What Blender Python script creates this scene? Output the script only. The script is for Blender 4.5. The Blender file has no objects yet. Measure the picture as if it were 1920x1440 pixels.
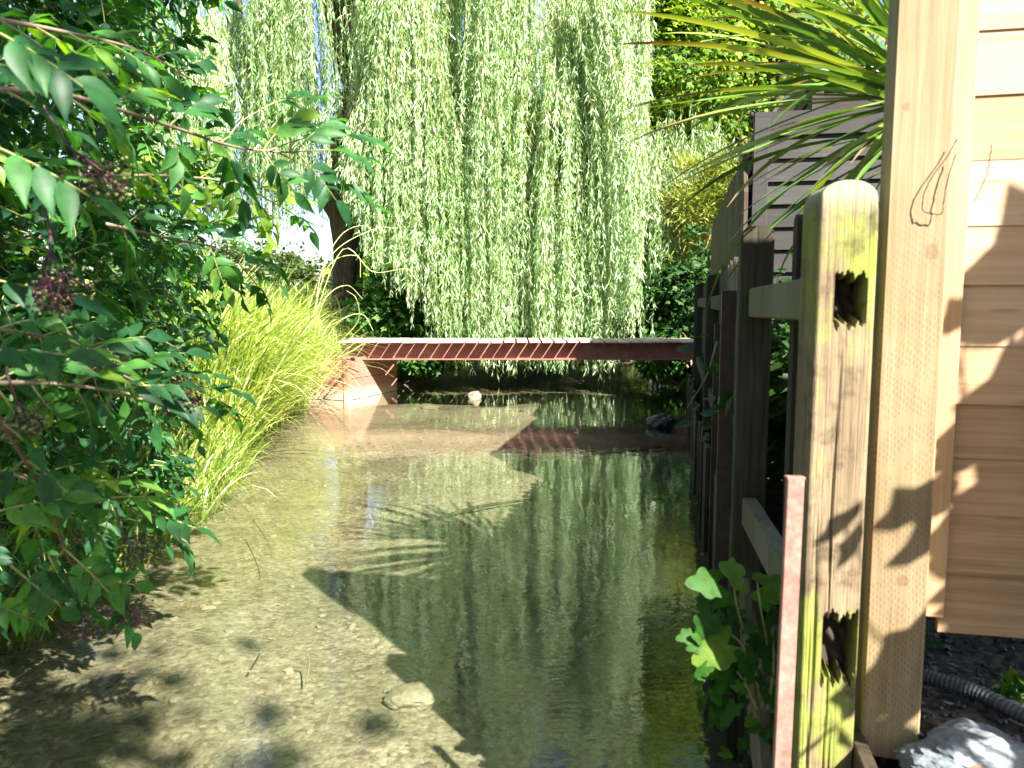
import bpy, math, random
import numpy as np
R = math.radians
rng = np.random.default_rng(7)
random.seed(7)
sc = bpy.context.scene
COL = sc.collection

# ------------------------------------------------------------------ camera numbers
H = 1.15            # eye above the water (water is z = 0)
PITCH = R(6.0)
FPX = 1450.0
cp, sp = math.cos(PITCH), math.sin(PITCH)

def at(px, py, Y):
    """world point at depth Y seen at photo pixel px,py"""
    u, v = (px - 960) / FPX, (720 - py) / FPX
    d = np.array([u, cp + v * sp, -sp + v * cp])
    d = d * (Y / d[1])
    return np.array([d[0], d[1], d[2] + H])

SUN = np.array([0.66, -0.92, 1.0]); SUN = SUN / np.linalg.norm(SUN)

# ------------------------------------------------------------------ object helpers
def tag(o, label=None, cat=None, group=None, kind=None):
    if label: o['label'] = label
    if cat: o['category'] = cat
    if group: o['group'] = group
    if kind: o['kind'] = kind
    return o

def thing(name, label, cat, loc, group=None):
    o = bpy.data.objects.new(name, None)
    o.empty_display_size = 0.1
    o.location = [float(a) for a in loc]
    COL.objects.link(o)
    return tag(o, label, cat, group)

def origin_of(p):
    v = np.zeros(3)
    while p is not None:
        v += np.array(p.location); p = p.parent
    return v

def mesh_obj(name, verts, faces, mat, parent=None, tint=None, aux=None, smooth=False, base=None):
    """faces: (n,k) int array or list of such arrays"""
    verts = np.asarray(verts, dtype=np.float64)
    off = origin_of(parent) if parent is not None else (np.asarray(base, float) if base is not None else np.zeros(3))
    v = (verts - off).astype(np.float32)
    if not isinstance(faces, (list, tuple)): faces = [faces]
    faces = [np.asarray(f, dtype=np.int32) for f in faces if len(f)]
    me = bpy.data.meshes.new(name)
    me.vertices.add(len(v)); me.vertices.foreach_set('co', v.ravel())
    loops = np.concatenate([f.ravel() for f in faces])
    sizes = np.concatenate([np.full(len(f), f.shape[1], np.int32) for f in faces])
    starts = np.concatenate([[0], np.cumsum(sizes)[:-1]]).astype(np.int32)
    me.loops.add(len(loops)); me.loops.foreach_set('vertex_index', loops)
    me.polygons.add(len(sizes)); me.polygons.foreach_set('loop_start', starts)
    me.polygons.foreach_set('use_smooth', np.full(len(sizes), bool(smooth)))
    me.update(calc_edges=True); me.validate()
    if tint is not None:
        a = me.attributes.new('tint', 'FLOAT', 'POINT'); a.data.foreach_set('value', np.asarray(tint, np.float32))
    if aux is not None:
        a = me.attributes.new('aux', 'FLOAT', 'POINT'); a.data.foreach_set('value', np.asarray(aux, np.float32))
    if mat: me.materials.append(mat)
    o = bpy.data.objects.new(name, me); COL.objects.link(o)
    if parent is not None: o.parent = parent
    elif base is not None: o.location = [float(a) for a in base]
    return o

class MB:
    """mesh collector"""
    def __init__(s): s.v = []; s.f = {}; s.t = []; s.a = []; s.n = 0
    def add(s, v, f, tint=0.5, aux=0.0):
        v = np.asarray(v, float)
        if not isinstance(f, (list, tuple)) or (len(f) and np.isscalar(f[0][0]) ): f = [np.asarray(f)]
        for g in f:
            g = np.asarray(g, int)
            if len(g): s.f.setdefault(g.shape[1], []).append(g + s.n)
        s.v.append(v); s.n += len(v)
        s.t.append(np.broadcast_to(np.asarray(tint, float), (len(v),)))
        s.a.append(np.broadcast_to(np.asarray(aux, float), (len(v),)))
        return s
    def build(s, name, mat, parent=None, smooth=False, base=None):
        return mesh_obj(name, np.concatenate(s.v), [np.concatenate(x) for x in s.f.values()], mat, parent,
                        np.concatenate(s.t), np.concatenate(s.a), smooth, base)

def nrm(a): return a / np.maximum(np.linalg.norm(a, axis=-1, keepdims=True), 1e-9)

def frames(axis, normal):
    """rotation matrices with columns side, axis, normal"""
    y = nrm(axis); x = nrm(np.cross(y, normal)); z = np.cross(x, y)
    return np.stack([x, y, z], axis=-1)

def scatter(T, F, pos, rot, scl):
    """copies of template verts T (m,3), faces F, at pos (n,3), rot (n,3,3), scl (n,) or (n,3)"""
    n, m = len(pos), len(T)
    scl = np.asarray(scl, float)
    if scl.ndim == 1: scl = scl[:, None]
    V = np.einsum('nij,nmj->nmi', rot, T[None] * scl[:, None, :]) + pos[:, None, :]
    FF = [(np.asarray(f)[None] + (np.arange(n) * m)[:, None, None]).reshape(-1, np.asarray(f).shape[1]) for f in F]
    return V.reshape(-1, 3), FF

def tube(pts, rad, sides=6, cap=True):
    P = np.asarray(pts, float); n = len(P)
    rad = np.broadcast_to(np.asarray(rad, float), (n,))
    t = np.gradient(P, axis=0); t = nrm(t)
    ref = np.array([0.0, 0, 1]) if abs(t[0][2]) < .9 else np.array([1.0, 0, 0])
    x = nrm(np.cross(t, ref)); y = np.cross(t, x)
    a = np.arange(sides) / sides * 2 * np.pi
    V = P[:, None] + rad[:, None, None] * (np.cos(a)[None, :, None] * x[:, None] + np.sin(a)[None, :, None] * y[:, None])
    V = V.reshape(-1, 3)
    i = np.arange(n - 1)[:, None] * sides; j = np.arange(sides)[None]; k = (j + 1) % sides
    F = np.stack([i + j, i + k, i + sides + k, i + sides + j], -1).reshape(-1, 4)
    fs = [F]
    if cap:
        V = np.vstack([V, P[:1], P[-1:]])
        c0, c1 = n * sides, n * sides + 1
        jj = np.arange(sides); kk = (jj + 1) % sides
        fs.append(np.vstack([np.stack([np.full(sides, c0), kk, jj], -1),
                             np.stack([np.full(sides, c1), (n - 1) * sides + jj, (n - 1) * sides + kk], -1)]))
    return V, fs

def smooth_path(ctrl, n):
    """Catmull-Rom through control points"""
    C = np.asarray(ctrl, float)
    C = np.vstack([2 * C[0] - C[1], C, 2 * C[-1] - C[-2]])
    out = []
    segs = len(C) - 3
    for u in np.linspace(0, segs - 1e-6, n):
        i = int(u); t = u - i
        p0, p1, p2, p3 = C[i:i + 4]
        out.append(.5 * ((2 * p1) + (-p0 + p2) * t + (2 * p0 - 5 * p1 + 4 * p2 - p3) * t * t + (-p0 + 3 * p1 - 3 * p2 + p3) * t ** 3))
    return np.array(out)

def box(c, half, ux=(1, 0, 0), uy=(0, 1, 0), uz=(0, 0, 1), bev=0.0):
    """oriented box, edges chamfered by bev"""
    c = np.asarray(c, float); U = np.array([ux, uy, uz], float)
    hx, hy, hz = half
    if bev <= 0:
        s = np.array([[x, y, z] for z in (-1, 1) for y in (-1, 1) for x in (-1, 1)], float) * np.array([hx, hy, hz])
        F = np.array([[0, 2, 3, 1], [4, 5, 7, 6], [0, 1, 5, 4], [2, 6, 7, 3], [0, 4, 6, 2], [1, 3, 7, 5]])
        return c + s @ U, [F]
    b = bev; V = []; idx = {}
    for sx in (-1, 1):
        for sy in (-1, 1):
            for sz in (-1, 1):
                for k in range(3):
                    p = [sx * (hx - b), sy * (hy - b), sz * (hz - b)]
                    p[k] = (sx * hx, sy * hy, sz * hz)[k]
                    idx[(sx, sy, sz, k)] = len(V); V.append(p)
    Q = []; T = []
    def fix(poly):
        P = np.array([V[i] for i in poly]); nn = np.cross(P[1] - P[0], P[2] - P[0])
        return poly if np.dot(nn, P.mean(0)) > 0 else poly[::-1]
    ring = [(-1, -1), (1, -1), (1, 1), (-1, 1)]
    for k in range(3):
        o = [i for i in range(3) if i != k]
        for s in (-1, 1):
            poly = []
            for r in ring:
                q = [0, 0, 0]; q[k] = s; q[o[0]] = r[0]; q[o[1]] = r[1]
                poly.append(idx[(q[0], q[1], q[2], k)])
            Q.append(fix(poly))
    for k in range(3):          # edges along axis k
        o = [i for i in range(3) if i != k]
        for r in ring:
            q1 = [0, 0, 0]; q1[o[0]] = r[0]; q1[o[1]] = r[1]; q2 = list(q1); q1[k] = -1; q2[k] = 1
            Q.append(fix([idx[(*q1, o[0])], idx[(*q2, o[0])], idx[(*q2, o[1])], idx[(*q1, o[1])]]))
    for sx in (-1, 1):
        for sy in (-1, 1):
            for sz in (-1, 1):
                T.append(fix([idx[(sx, sy, sz, k)] for k in range(3)]))
    return c + np.array(V) @ U, [np.array(Q), np.array(T)]

# ------------------------------------------------------------------ materials
def new_mat(name):
    m = bpy.data.materials.new(name); m.use_nodes = True
    nt = m.node_tree; nt.nodes.clear()
    return m, nt

def N(nt, typ, **kw):
    n = nt.nodes.new(typ)
    for k, v in kw.items():
        if k.startswith('i_'):
            key = k[2:]
            key = int(key) if key.isdigit() else key.replace('_', ' ')
            n.inputs[key].default_value = v
        else: setattr(n, k, v)
    return n

def L(nt, a, b): nt.links.new(a, b)

def ramp(nt, stops, fac=None, interp='LINEAR'):
    n = nt.nodes.new('ShaderNodeValToRGB'); n.color_ramp.interpolation = interp
    e = n.color_ramp.elements
    while len(e) < len(stops): e.new(0.5)
    for k, (p, c) in enumerate(stops):
        e[k].position = p; e[k].color = (*c, 1) if len(c) == 3 else c
    if fac is not None: L(nt, fac, n.inputs[0])
    return n

def leaf_mat(name, stops, trans=0.38, tcol=(1.5, 1.35, 0.45), rough=0.42, spec=0.5, blotch=45.0):
    m, nt = new_mat(name)
    a = N(nt, 'ShaderNodeAttribute', attribute_name='tint')
    r = ramp(nt, stops, a.outputs['Fac'])
    tc = N(nt, 'ShaderNodeTexCoord')
    bl = N(nt, 'ShaderNodeMapRange'); bl.inputs[1].default_value = .3; bl.inputs[2].default_value = .7; bl.inputs[3].default_value = .68; bl.inputs[4].default_value = 1.25
    L(nt, noise(nt, tc.outputs['Object'], blotch, 4, .6), bl.inputs[0])
    vm = N(nt, 'ShaderNodeVectorMath', operation='SCALE'); L(nt, r.outputs[0], vm.inputs[0]); L(nt, bl.outputs[0], vm.inputs['Scale'])
    r = vm
    p = N(nt, 'ShaderNodeBsdfPrincipled', i_Roughness=rough)
    p.inputs['Specular IOR Level'].default_value = spec
    L(nt, r.outputs[0], p.inputs['Base Color'])
    mul = N(nt, 'ShaderNodeMix', data_type='RGBA', blend_type='MULTIPLY')
    mul.inputs[0].default_value = 1; mul.inputs[7].default_value = (*tcol, 1)
    L(nt, r.outputs[0], mul.inputs[6])
    t = N(nt, 'ShaderNodeBsdfTranslucent'); L(nt, mul.outputs[2], t.inputs[0])
    x = N(nt, 'ShaderNodeMixShader'); x.inputs[0].default_value = trans
    L(nt, p.outputs[0], x.inputs[1]); L(nt, t.outputs[0], x.inputs[2])
    o = N(nt, 'ShaderNodeOutputMaterial'); L(nt, x.outputs[0], o.inputs[0])
    return m

def wood_mat(name, stops, grain=(40, 40, 2.2), rough=0.75, bump=0.35, knots=True, spec=0.3, extra=None, dist=0.004):
    m, nt = new_mat(name)
    tc = N(nt, 'ShaderNodeTexCoord')
    mp = N(nt, 'ShaderNodeMapping'); mp.inputs['Scale'].default_value = grain
    L(nt, tc.outputs['Object'], mp.inputs[0])
    n1 = N(nt, 'ShaderNodeTexNoise', i_Scale=1.0, i_Detail=6.0, i_Roughness=0.65, i_Distortion=0.6); L(nt, mp.outputs[0], n1.inputs[0])
    n2 = N(nt, 'ShaderNodeTexNoise', i_Scale=3.5, i_Detail=4.0); L(nt, tc.outputs['Object'], n2.inputs[0])
    ad = N(nt, 'ShaderNodeMath', operation='MULTIPLY_ADD'); L(nt, n2.outputs[0], ad.inputs[0]); ad.inputs[1].default_value = .45
    sb = N(nt, 'ShaderNodeMath', operation='MULTIPLY'); sb.inputs[1].default_value = .62; L(nt, n1.outputs[0], sb.inputs[0]); L(nt, sb.outputs[0], ad.inputs[2])
    at_ = N(nt, 'ShaderNodeAttribute', attribute_name='tint')
    ad2 = N(nt, 'ShaderNodeMath', operation='MULTIPLY_ADD'); L(nt, at_.outputs['Fac'], ad2.inputs[0]); ad2.inputs[1].default_value = .3
    sh = N(nt, 'ShaderNodeMath', operation='SUBTRACT'); L(nt, ad.outputs[0], sh.inputs[0]); sh.inputs[1].default_value = .15
    L(nt, sh.outputs[0], ad2.inputs[2])
    r = ramp(nt, stops, ad2.outputs[0])
    p = N(nt, 'ShaderNodeBsdfPrincipled', i_Roughness=rough); p.inputs['Specular IOR Level'].default_value = spec
    b = N(nt, 'ShaderNodeBump', i_Strength=bump, i_Distance=dist)
    col, hgt = r.outputs[0], n1.outputs[0]
    if extra: col, hgt = extra(nt, tc, col, hgt)
    L(nt, hgt, b.inputs['Height']); L(nt, b.outputs[0], p.inputs['Normal'])
    L(nt, col, p.inputs['Base Color'])
    o = N(nt, 'ShaderNodeOutputMaterial'); L(nt, p.outputs[0], o.inputs[0])
    return m

def mixc(nt, fac, a, b, mode='MIX'):
    n = N(nt, 'ShaderNodeMix', data_type='RGBA', blend_type=mode)
    if isinstance(fac, (int, float)): n.inputs[0].default_value = fac
    else: L(nt, fac, n.inputs[0])
    for k, x in ((6, a), (7, b)):
        if isinstance(x, tuple): n.inputs[k].default_value = (*x, 1)
        else: L(nt, x, n.inputs[k])
    return n.outputs[2]

def noise(nt, vec, scale, detail=4, rough=.55):
    n = N(nt, 'ShaderNodeTexNoise', i_Scale=scale, i_Detail=float(detail), i_Roughness=rough); L(nt, vec, n.inputs[0]); return n.outputs[0]

def math_(nt, op, a, b=None, c=None):
    n = N(nt, 'ShaderNodeMath', operation=op)
    for k, x in enumerate((a, b, c)):
        if x is None: continue
        if isinstance(x, (int, float)): n.inputs[k].default_value = x
        else: L(nt, x, n.inputs[k])
    return n.outputs[0]

def moss_extra(nt, tc, col, hgt):
    n = noise(nt, tc.outputs['Object'], 7, 5, .65)
    sp_ = N(nt, 'ShaderNodeSeparateXYZ'); L(nt, tc.outputs['Object'], sp_.inputs[0])
    mp = N(nt, 'ShaderNodeMapping'); mp.inputs['Scale'].default_value = (30, 30, 3); L(nt, tc.outputs['Object'], mp.inputs[0])
    st = noise(nt, mp.outputs[0], 1, 4)
    s = math_(nt, 'MULTIPLY_ADD', n, .75, math_(nt, 'MULTIPLY', st, .45))
    # more moss on the upper part of the post
    up = N(nt, 'ShaderNodeMapRange'); up.inputs[1].default_value = 1.22; up.inputs[2].default_value = 1.44; up.inputs[3].default_value = -.10; up.inputs[4].default_value = .08
    L(nt, sp_.outputs[2], up.inputs[0])
    lw = N(nt, 'ShaderNodeMapRange'); lw.inputs[1].default_value = 1.02; lw.inputs[2].default_value = .86; lw.inputs[3].default_value = 0; lw.inputs[4].default_value = .15; L(nt, sp_.outputs[2], lw.inputs[0])
    s = math_(nt, 'ADD', s, math_(nt, 'ADD', up.outputs[0], lw.outputs[0]))
    f = ramp(nt, [(0.58, (0, 0, 0)), (0.70, (1, 1, 1))], s).outputs[0]
    g = mixc(nt, noise(nt, tc.outputs['Object'], 22, 3), (0.11, 0.145, 0.012), (0.26, 0.29, 0.065))
    col = mixc(nt, math_(nt, 'MULTIPLY', f, .9), col, g)
    bl = ramp(nt, [(.52, (0, 0, 0)), (.66, (1, 1, 1))], noise(nt, tc.outputs['Object'], 16, 6, .7)).outputs[0]
    col = mixc(nt, math_(nt, 'MULTIPLY', bl, .7), col, (0.045, 0.03, 0.018))
    # pale weathered top
    tp = N(nt, 'ShaderNodeMapRange'); tp.inputs[1].default_value = 1.585; tp.inputs[2].default_value = 1.625; L(nt, math_(nt, 'ADD', sp_.outputs[2], math_(nt, 'MULTIPLY', n, .03)), tp.inputs[0])
    col = mixc(nt, tp.outputs[0], col, (0.27, 0.25, 0.16))
    # dark rot inside hollows
    ax = N(nt, 'ShaderNodeAttribute', attribute_name='aux')
    rotc = mixc(nt, noise(nt, tc.outputs['Object'], 60, 3), (0.010, 0.007, 0.005), (0.05, 0.034, 0.022))
    col = mixc(nt, ax.outputs['Fac'], col, rotc)
    return col, math_(nt, 'ADD', hgt, math_(nt, 'MULTIPLY', n, .6))

_kb = np.array([.696, 1.367, .38])
KNOTS = [(tuple(at(a_, b_, Y_) - _kb), r_) for a_, b_, Y_, r_ in ((1744, 472, 1.33, .022), (1790, 68, 1.345, .010), (1700, 200, 1.325, .008), (1690, 1085, 1.33, .016), (1730, 700, 1.335, .007))]
def incised_extra(nt, tc, col, hgt):
    """rows of short slots pressed into treated timber, knots"""
    s = N(nt, 'ShaderNodeSeparateXYZ'); L(nt, tc.outputs['Object'], s.inputs[0])
    wob = noise(nt, tc.outputs['Object'], 6, 2)
    x = math_(nt, 'MULTIPLY', math_(nt, 'ADD', s.outputs[0], math_(nt, 'MULTIPLY', wob, .012)), 185)
    cx = math_(nt, 'FLOOR', x); fx = math_(nt, 'ABSOLUTE', math_(nt, 'SUBTRACT', math_(nt, 'FRACT', x), .5))
    z = math_(nt, 'MULTIPLY_ADD', cx, .37, math_(nt, 'MULTIPLY_ADD', noise(nt, tc.outputs['Object'], 30, 2), 1.1, math_(nt, 'MULTIPLY', s.outputs[2], 80)))
    fz = math_(nt, 'ABSOLUTE', math_(nt, 'SUBTRACT', math_(nt, 'FRACT', z), .5))
    slot = math_(nt, 'MULTIPLY', math_(nt, 'LESS_THAN', fx, .2), math_(nt, 'LESS_THAN', fz, .31))
    low = N(nt, 'ShaderNodeMapRange'); low.inputs[1].default_value = .98; low.inputs[2].default_value = .72; low.inputs[3].default_value = .15; L(nt, s.outputs[2], low.inputs[0])
    fade = math_(nt, 'MULTIPLY', low.outputs[0], math_(nt, 'GREATER_THAN', noise(nt, tc.outputs['Object'], 26, 5, .7), .46))
    slot = math_(nt, 'MULTIPLY', slot, fade)
    col = mixc(nt, math_(nt, 'MULTIPLY', slot, .42), col, (0.09, 0.05, 0.02))
    v = N(nt, 'ShaderNodeTexVoronoi', i_Scale=2.6); v.inputs['Randomness'].default_value = 1.0
    mp = N(nt, 'ShaderNodeMapping'); mp.inputs['Scale'].default_value = (1.6, 1.6, 1.0); L(nt, tc.outputs['Object'], mp.inputs[0]); L(nt, mp.outputs[0], v.inputs[0])
    k = ramp(nt, [(0.0, (1, 1, 1)), (0.07, (.7, .7, .7)), (0.11, (0, 0, 0))], math_(nt, 'ADD', v.outputs[0], math_(nt, 'MULTIPLY', wob, .02))).outputs[0]
    col = mixc(nt, math_(nt, 'MULTIPLY', k, .75), col, (0.16, 0.075, 0.028))
    for kp, kr in KNOTS:
        dv = N(nt, 'ShaderNodeVectorMath', operation='DISTANCE'); L(nt, tc.outputs['Object'], dv.inputs[0]); dv.inputs[1].default_value = kp
        dd_ = math_(nt, 'DIVIDE', math_(nt, 'ADD', dv.outputs['Value'], math_(nt, 'MULTIPLY_ADD', noise(nt, tc.outputs['Object'], 60, 3), .008, -.004)), kr)
        kk = ramp(nt, [(.0, (.55, .55, .55)), (.45, (.9, .9, .9)), (.6, (.45, .45, .45)), (.85, (.55, .55, .55)), (1.0, (0, 0, 0))], dd_).outputs[0]
        col = mixc(nt, math_(nt, 'MULTIPLY', kk, .75), col, (0.10, 0.045, 0.018))
    gr = ramp(nt, [(0.45, (0, 0, 0)), (0.75, (1, 1, 1))], noise(nt, tc.outputs['Object'], 5, 4)).outputs[0]
    col = mixc(nt, math_(nt, 'MULTIPLY', gr, .28), col, (0.30, 0.26, 0.11))
    return col, math_(nt, 'SUBTRACT', hgt, math_(nt, 'MULTIPLY', slot, 1.2))

def slat_extra(nt, tc, col, hgt):
    """saw marks and darker grain lines across sawn boards, knots"""
    mp = N(nt, 'ShaderNodeMapping'); mp.inputs['Scale'].default_value = (1.2, 1.2, 9); L(nt, tc.outputs['Object'], mp.inputs[0])
    v = N(nt, 'ShaderNodeTexVoronoi', i_Scale=3.0); L(nt, mp.outputs[0], v.inputs[0])
    wv = N(nt, 'ShaderNodeTexWave', wave_type='BANDS', bands_direction='X', i_Scale=55.0, i_Distortion=1.0, i_Detail=1.0); L(nt, tc.outputs['Object'], wv.inputs[0])
    k = ramp(nt, [(0.0, (1, 1, 1)), (0.10, (.7, .7, .7)), (0.16, (0, 0, 0))], v.outputs[0]).outputs[0]
    col = mixc(nt, math_(nt, 'MULTIPLY', k, .6), col, (0.14, 0.06, 0.025))
    col = mixc(nt, math_(nt, 'MULTIPLY', wv.outputs[1], .05), col, (0.2, 0.10, 0.04))
    gr = ramp(nt, [(0.5, (0, 0, 0)), (0.8, (1, 1, 1))], noise(nt, tc.outputs['Object'], 3, 4)).outputs[0]
    col = mixc(nt, math_(nt, 'MULTIPLY', gr, .35), col, (0.42, 0.20, 0.085))
    return col, math_(nt, 'ADD', hgt, math_(nt, 'MULTIPLY', wv.outputs[1], .08))

M = {}
M['post_new'] = wood_mat('treated_pine', [(.25, (.115, .07, .034)), (.48, (.235, .168, .092)), (.75, (.335, .262, .165))], (60, 60, 2.0), .7, .35, extra=incised_extra)
M['slat'] = wood_mat('sawn_fence_board', [(.25, (.20, .11, .055)), (.5, (.36, .235, .135)), (.75, (.47, .35, .23))], (1.6, 1.6, 60), .72, .15, extra=slat_extra, dist=.0012)
M['batten'] = wood_mat('sawn_batten', [(.25, (.20, .115, .055)), (.5, (.34, .225, .12)), (.75, (.44, .32, .19))], (70, 70, 2.5), .72, .3)
M['mossy'] = wood_mat('mossy_weathered_post', [(.3, (.065, .042, .025)), (.5, (.155, .112, .066)), (.72, (.27, .21, .13))], (55, 55, 4.5), .88, .8, extra=moss_extra, dist=.006)
M['grey_wood'] = wood_mat('grey_weathered_wood', [(.25, (.06, .055, .035)), (.5, (.125, .115, .07)), (.78, (.22, .20, .135))], (60, 60, 2.2), .85, .5)
M['dark_wood'] = wood_mat('dark_damp_wood', [(.25, (.018, .012, .008)), (.55, (.05, .035, .022)), (.8, (.10, .075, .05))], (50, 50, 2.5), .8, .5)
M['shade_wood'] = wood_mat('shaded_weathered_wood', [(.25, (.014, .012, .007)), (.5, (.033, .029, .017)), (.78, (.075, .07, .045))], (60, 60, 2.2), .85, .5)  # grey weathered wood, darkened in colour for the shade along the fence
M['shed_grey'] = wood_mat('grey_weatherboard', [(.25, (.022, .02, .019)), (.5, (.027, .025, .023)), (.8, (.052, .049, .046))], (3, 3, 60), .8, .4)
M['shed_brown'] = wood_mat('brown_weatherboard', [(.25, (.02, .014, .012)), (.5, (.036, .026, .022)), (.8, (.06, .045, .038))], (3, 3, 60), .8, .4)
M['deck'] = wood_mat('weathered_deck_boards', [(.25, (.26, .19, .15)), (.5, (.40, .31, .25)), (.8, (.54, .45, .38))], (50, 3, 50), .8, .4)

def red_extra(nt, tc, col, hgt):
    s = N(nt, 'ShaderNodeSeparateXYZ'); L(nt, tc.outputs['Object'], s.inputs[0])
    n = noise(nt, tc.outputs['Object'], 5, 5)
    f = N(nt, 'ShaderNodeMapRange'); f.inputs[1].default_value = .17; f.inputs[2].default_value = .03
    L(nt, math_(nt, 'ADD', s.outputs[2], math_(nt, 'MULTIPLY_ADD', n, .16, -.08)), f.inputs[0])
    col = mixc(nt, math_(nt, 'MULTIPLY', f.outputs[0], .85), col, (0.48, 0.38, 0.30))
    return col, hgt
M['red_timber'] = wood_mat('faded_red_painted_timber', [(.25, (.20, .072, .05)), (.5, (.28, .115, .085)), (.8, (.36, .17, .13))], (3, 3, 50), .75, .35, extra=red_extra)

def rust_mat(name, stops, rough=.75, scale=30):
    m, nt = new_mat(name)
    tc = N(nt, 'ShaderNodeTexCoord')
    a = noise(nt, tc.outputs['Object'], scale, 6, .7); b = noise(nt, tc.outputs['Object'], 4, 3)
    r = ramp(nt, stops, math_(nt, 'MULTIPLY_ADD', a, .6, math_(nt, 'MULTIPLY', b, .4)))
    p = N(nt, 'ShaderNodeBsdfPrincipled', i_Roughness=rough); L(nt, r.outputs[0], p.inputs['Base Color'])
    bp = N(nt, 'ShaderNodeBump', i_Strength=.35, i_Distance=.002); L(nt, a, bp.inputs['Height']); L(nt, bp.outputs[0], p.inputs['Normal'])
    o = N(nt, 'ShaderNodeOutputMaterial'); L(nt, p.outputs[0], o.inputs[0])
    return m
M['red_steel'] = rust_mat('red_oxide_steel', [(.3, (.14, .05, .036)), (.5, (.22, .088, .066)), (.7, (.30, .145, .11))], .6, 14)
M['rust_bar'] = rust_mat('rusty_flat_bar', [(.3, (.12, .045, .032)), (.5, (.235, .115, .09)), (.68, (.32, .20, .165))], .7, 60)
M['brown_steel'] = rust_mat('brown_angle_iron', [(.3, (.014, .007, .005)), (.5, (.032, .016, .012)), (.7, (.06, .032, .025))], .6, 30)
M['stone'] = rust_mat('grey_stone', [(.3, (.20, .17, .13)), (.5, (.33, .29, .22)), (.7, (.46, .41, .32))], .85, 18)
M['bed_stone'] = rust_mat('silted_bed_stone', [(.3, (.10, .085, .055)), (.5, (.19, .165, .115)), (.7, (.29, .26, .19))], .85, 22)
M['wet_stone'] = rust_mat('dark_wet_stone', [(.3, (.008, .009, .011)), (.5, (.018, .02, .024)), (.7, (.04, .042, .045))], .3, 18)
M['pale_slab'] = rust_mat('pale_rubble', [(.3, (.05, .06, .066)), (.5, (.13, .15, .165)), (.7, (.26, .285, .30))], .8, 25)
M['hose'] = rust_mat('dark_ribbed_hose', [(.3, (.02, .022, .024)), (.5, (.045, .047, .05)), (.7, (.09, .09, .09))], .6, 40)
M['roof'] = rust_mat('pale_roof_sheet', [(.3, (.5, .5, .48)), (.5, (.62, .62, .6)), (.7, (.72, .72, .7))], .6, 10)
M['bark'] = wood_mat('rough_bark', [(.25, (.018, .013, .009)), (.5, (.06, .045, .03)), (.8, (.14, .11, .08))], (26, 26, 5), .9, 1.0, dist=.03)
M['twig'] = wood_mat('grey_brown_twig', [(.25, (.09, .06, .035)), (.5, (.19, .135, .09)), (.8, (.30, .23, .16))], (80, 80, 80), .8, .2)
M['green_stem'] = leaf_mat('green_stem', [(0, (.13, .17, .04)), (1, (.34, .34, .13))], .1)
M['purple_stem'] = leaf_mat('purple_berry_stem', [(0, (.028, .006, .014)), (1, (.08, .013, .034))], .15, (1.2, .5, .8))
M['berries'] = leaf_mat('unripe_elderberries', [(0, (.03, .008, .018)), (.4, (.05, .015, .02)), (.55, (.10, .13, .03)), (1, (.24, .26, .09))], .15, rough=.3)
M['elder_leaf'] = leaf_mat('elder_leaf', [(0, (.012, .055, .022)), (.5, (.027, .105, .031)), (.85, (.068, .19, .036)), (1, (.18, .28, .036))], .42, (2.6, 2.7, .4), .48, .28)
M['willow_leaf'] = leaf_mat('willow_leaf', [(0, (.13, .24, .06)), (.45, (.29, .45, .20)), (.8, (.51, .63, .43)), (1, (.62, .65, .42))], .38, (1.2, 1.25, .5), .36, .7)
M['willow_twig'] = leaf_mat('willow_twig', [(0, (.14, .13, .04)), (1, (.30, .26, .09))], .05)
M['maple_leaf'] = leaf_mat('maple_leaf', [(0, (.05, .13, .02)), (.5, (.13, .24, .03)), (.8, (.25, .33, .045)), (1, (.50, .45, .07))], .45, (1.7, 1.6, .35), .55, .25)
M['shrub_leaf'] = leaf_mat('shrub_leaf', [(0, (.022, .075, .014)), (.6, (.05, .14, .026)), (1, (.11, .21, .04))], .38, (1.6, 1.7, .45), .55, .25)
M['dark_leaf'] = leaf_mat('dark_shrub_leaf', [(0, (.014, .045, .012)), (.6, (.03, .085, .02)), (1, (.07, .14, .035))], .34, (1.6, 1.8, .5), .5, .3)
M['bamboo_leaf'] = leaf_mat('yellow_green_leaf', [(0, (.13, .19, .03)), (.6, (.26, .30, .05)), (1, (.42, .40, .09))], .4, (1.3, 1.25, .4))
M['reed'] = leaf_mat('reed_blade', [(0, (.12, .22, .035)), (.5, (.33, .45, .085)), (.85, (.52, .59, .20)), (1, (.68, .64, .36))], .38, (1.35, 1.3, .35), .38)
M['far_leaf'] = leaf_mat('far_hedge_leaf', [(0, (.03, .06, .015)), (.6, (.065, .105, .028)), (1, (.11, .15, .045))], .35)
M['sapling_leaf'] = leaf_mat('sapling_leaf', [(0, (.016, .06, .009)), (.6, (.04, .12, .014)), (1, (.12, .20, .02))], .45, (1.6, 1.7, .3), .55, .2)
M['litter'] = leaf_mat('dead_leaf', [(0, (.07, .04, .02)), (.6, (.2, .13, .07)), (1, (.36, .28, .17))], .15)

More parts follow.
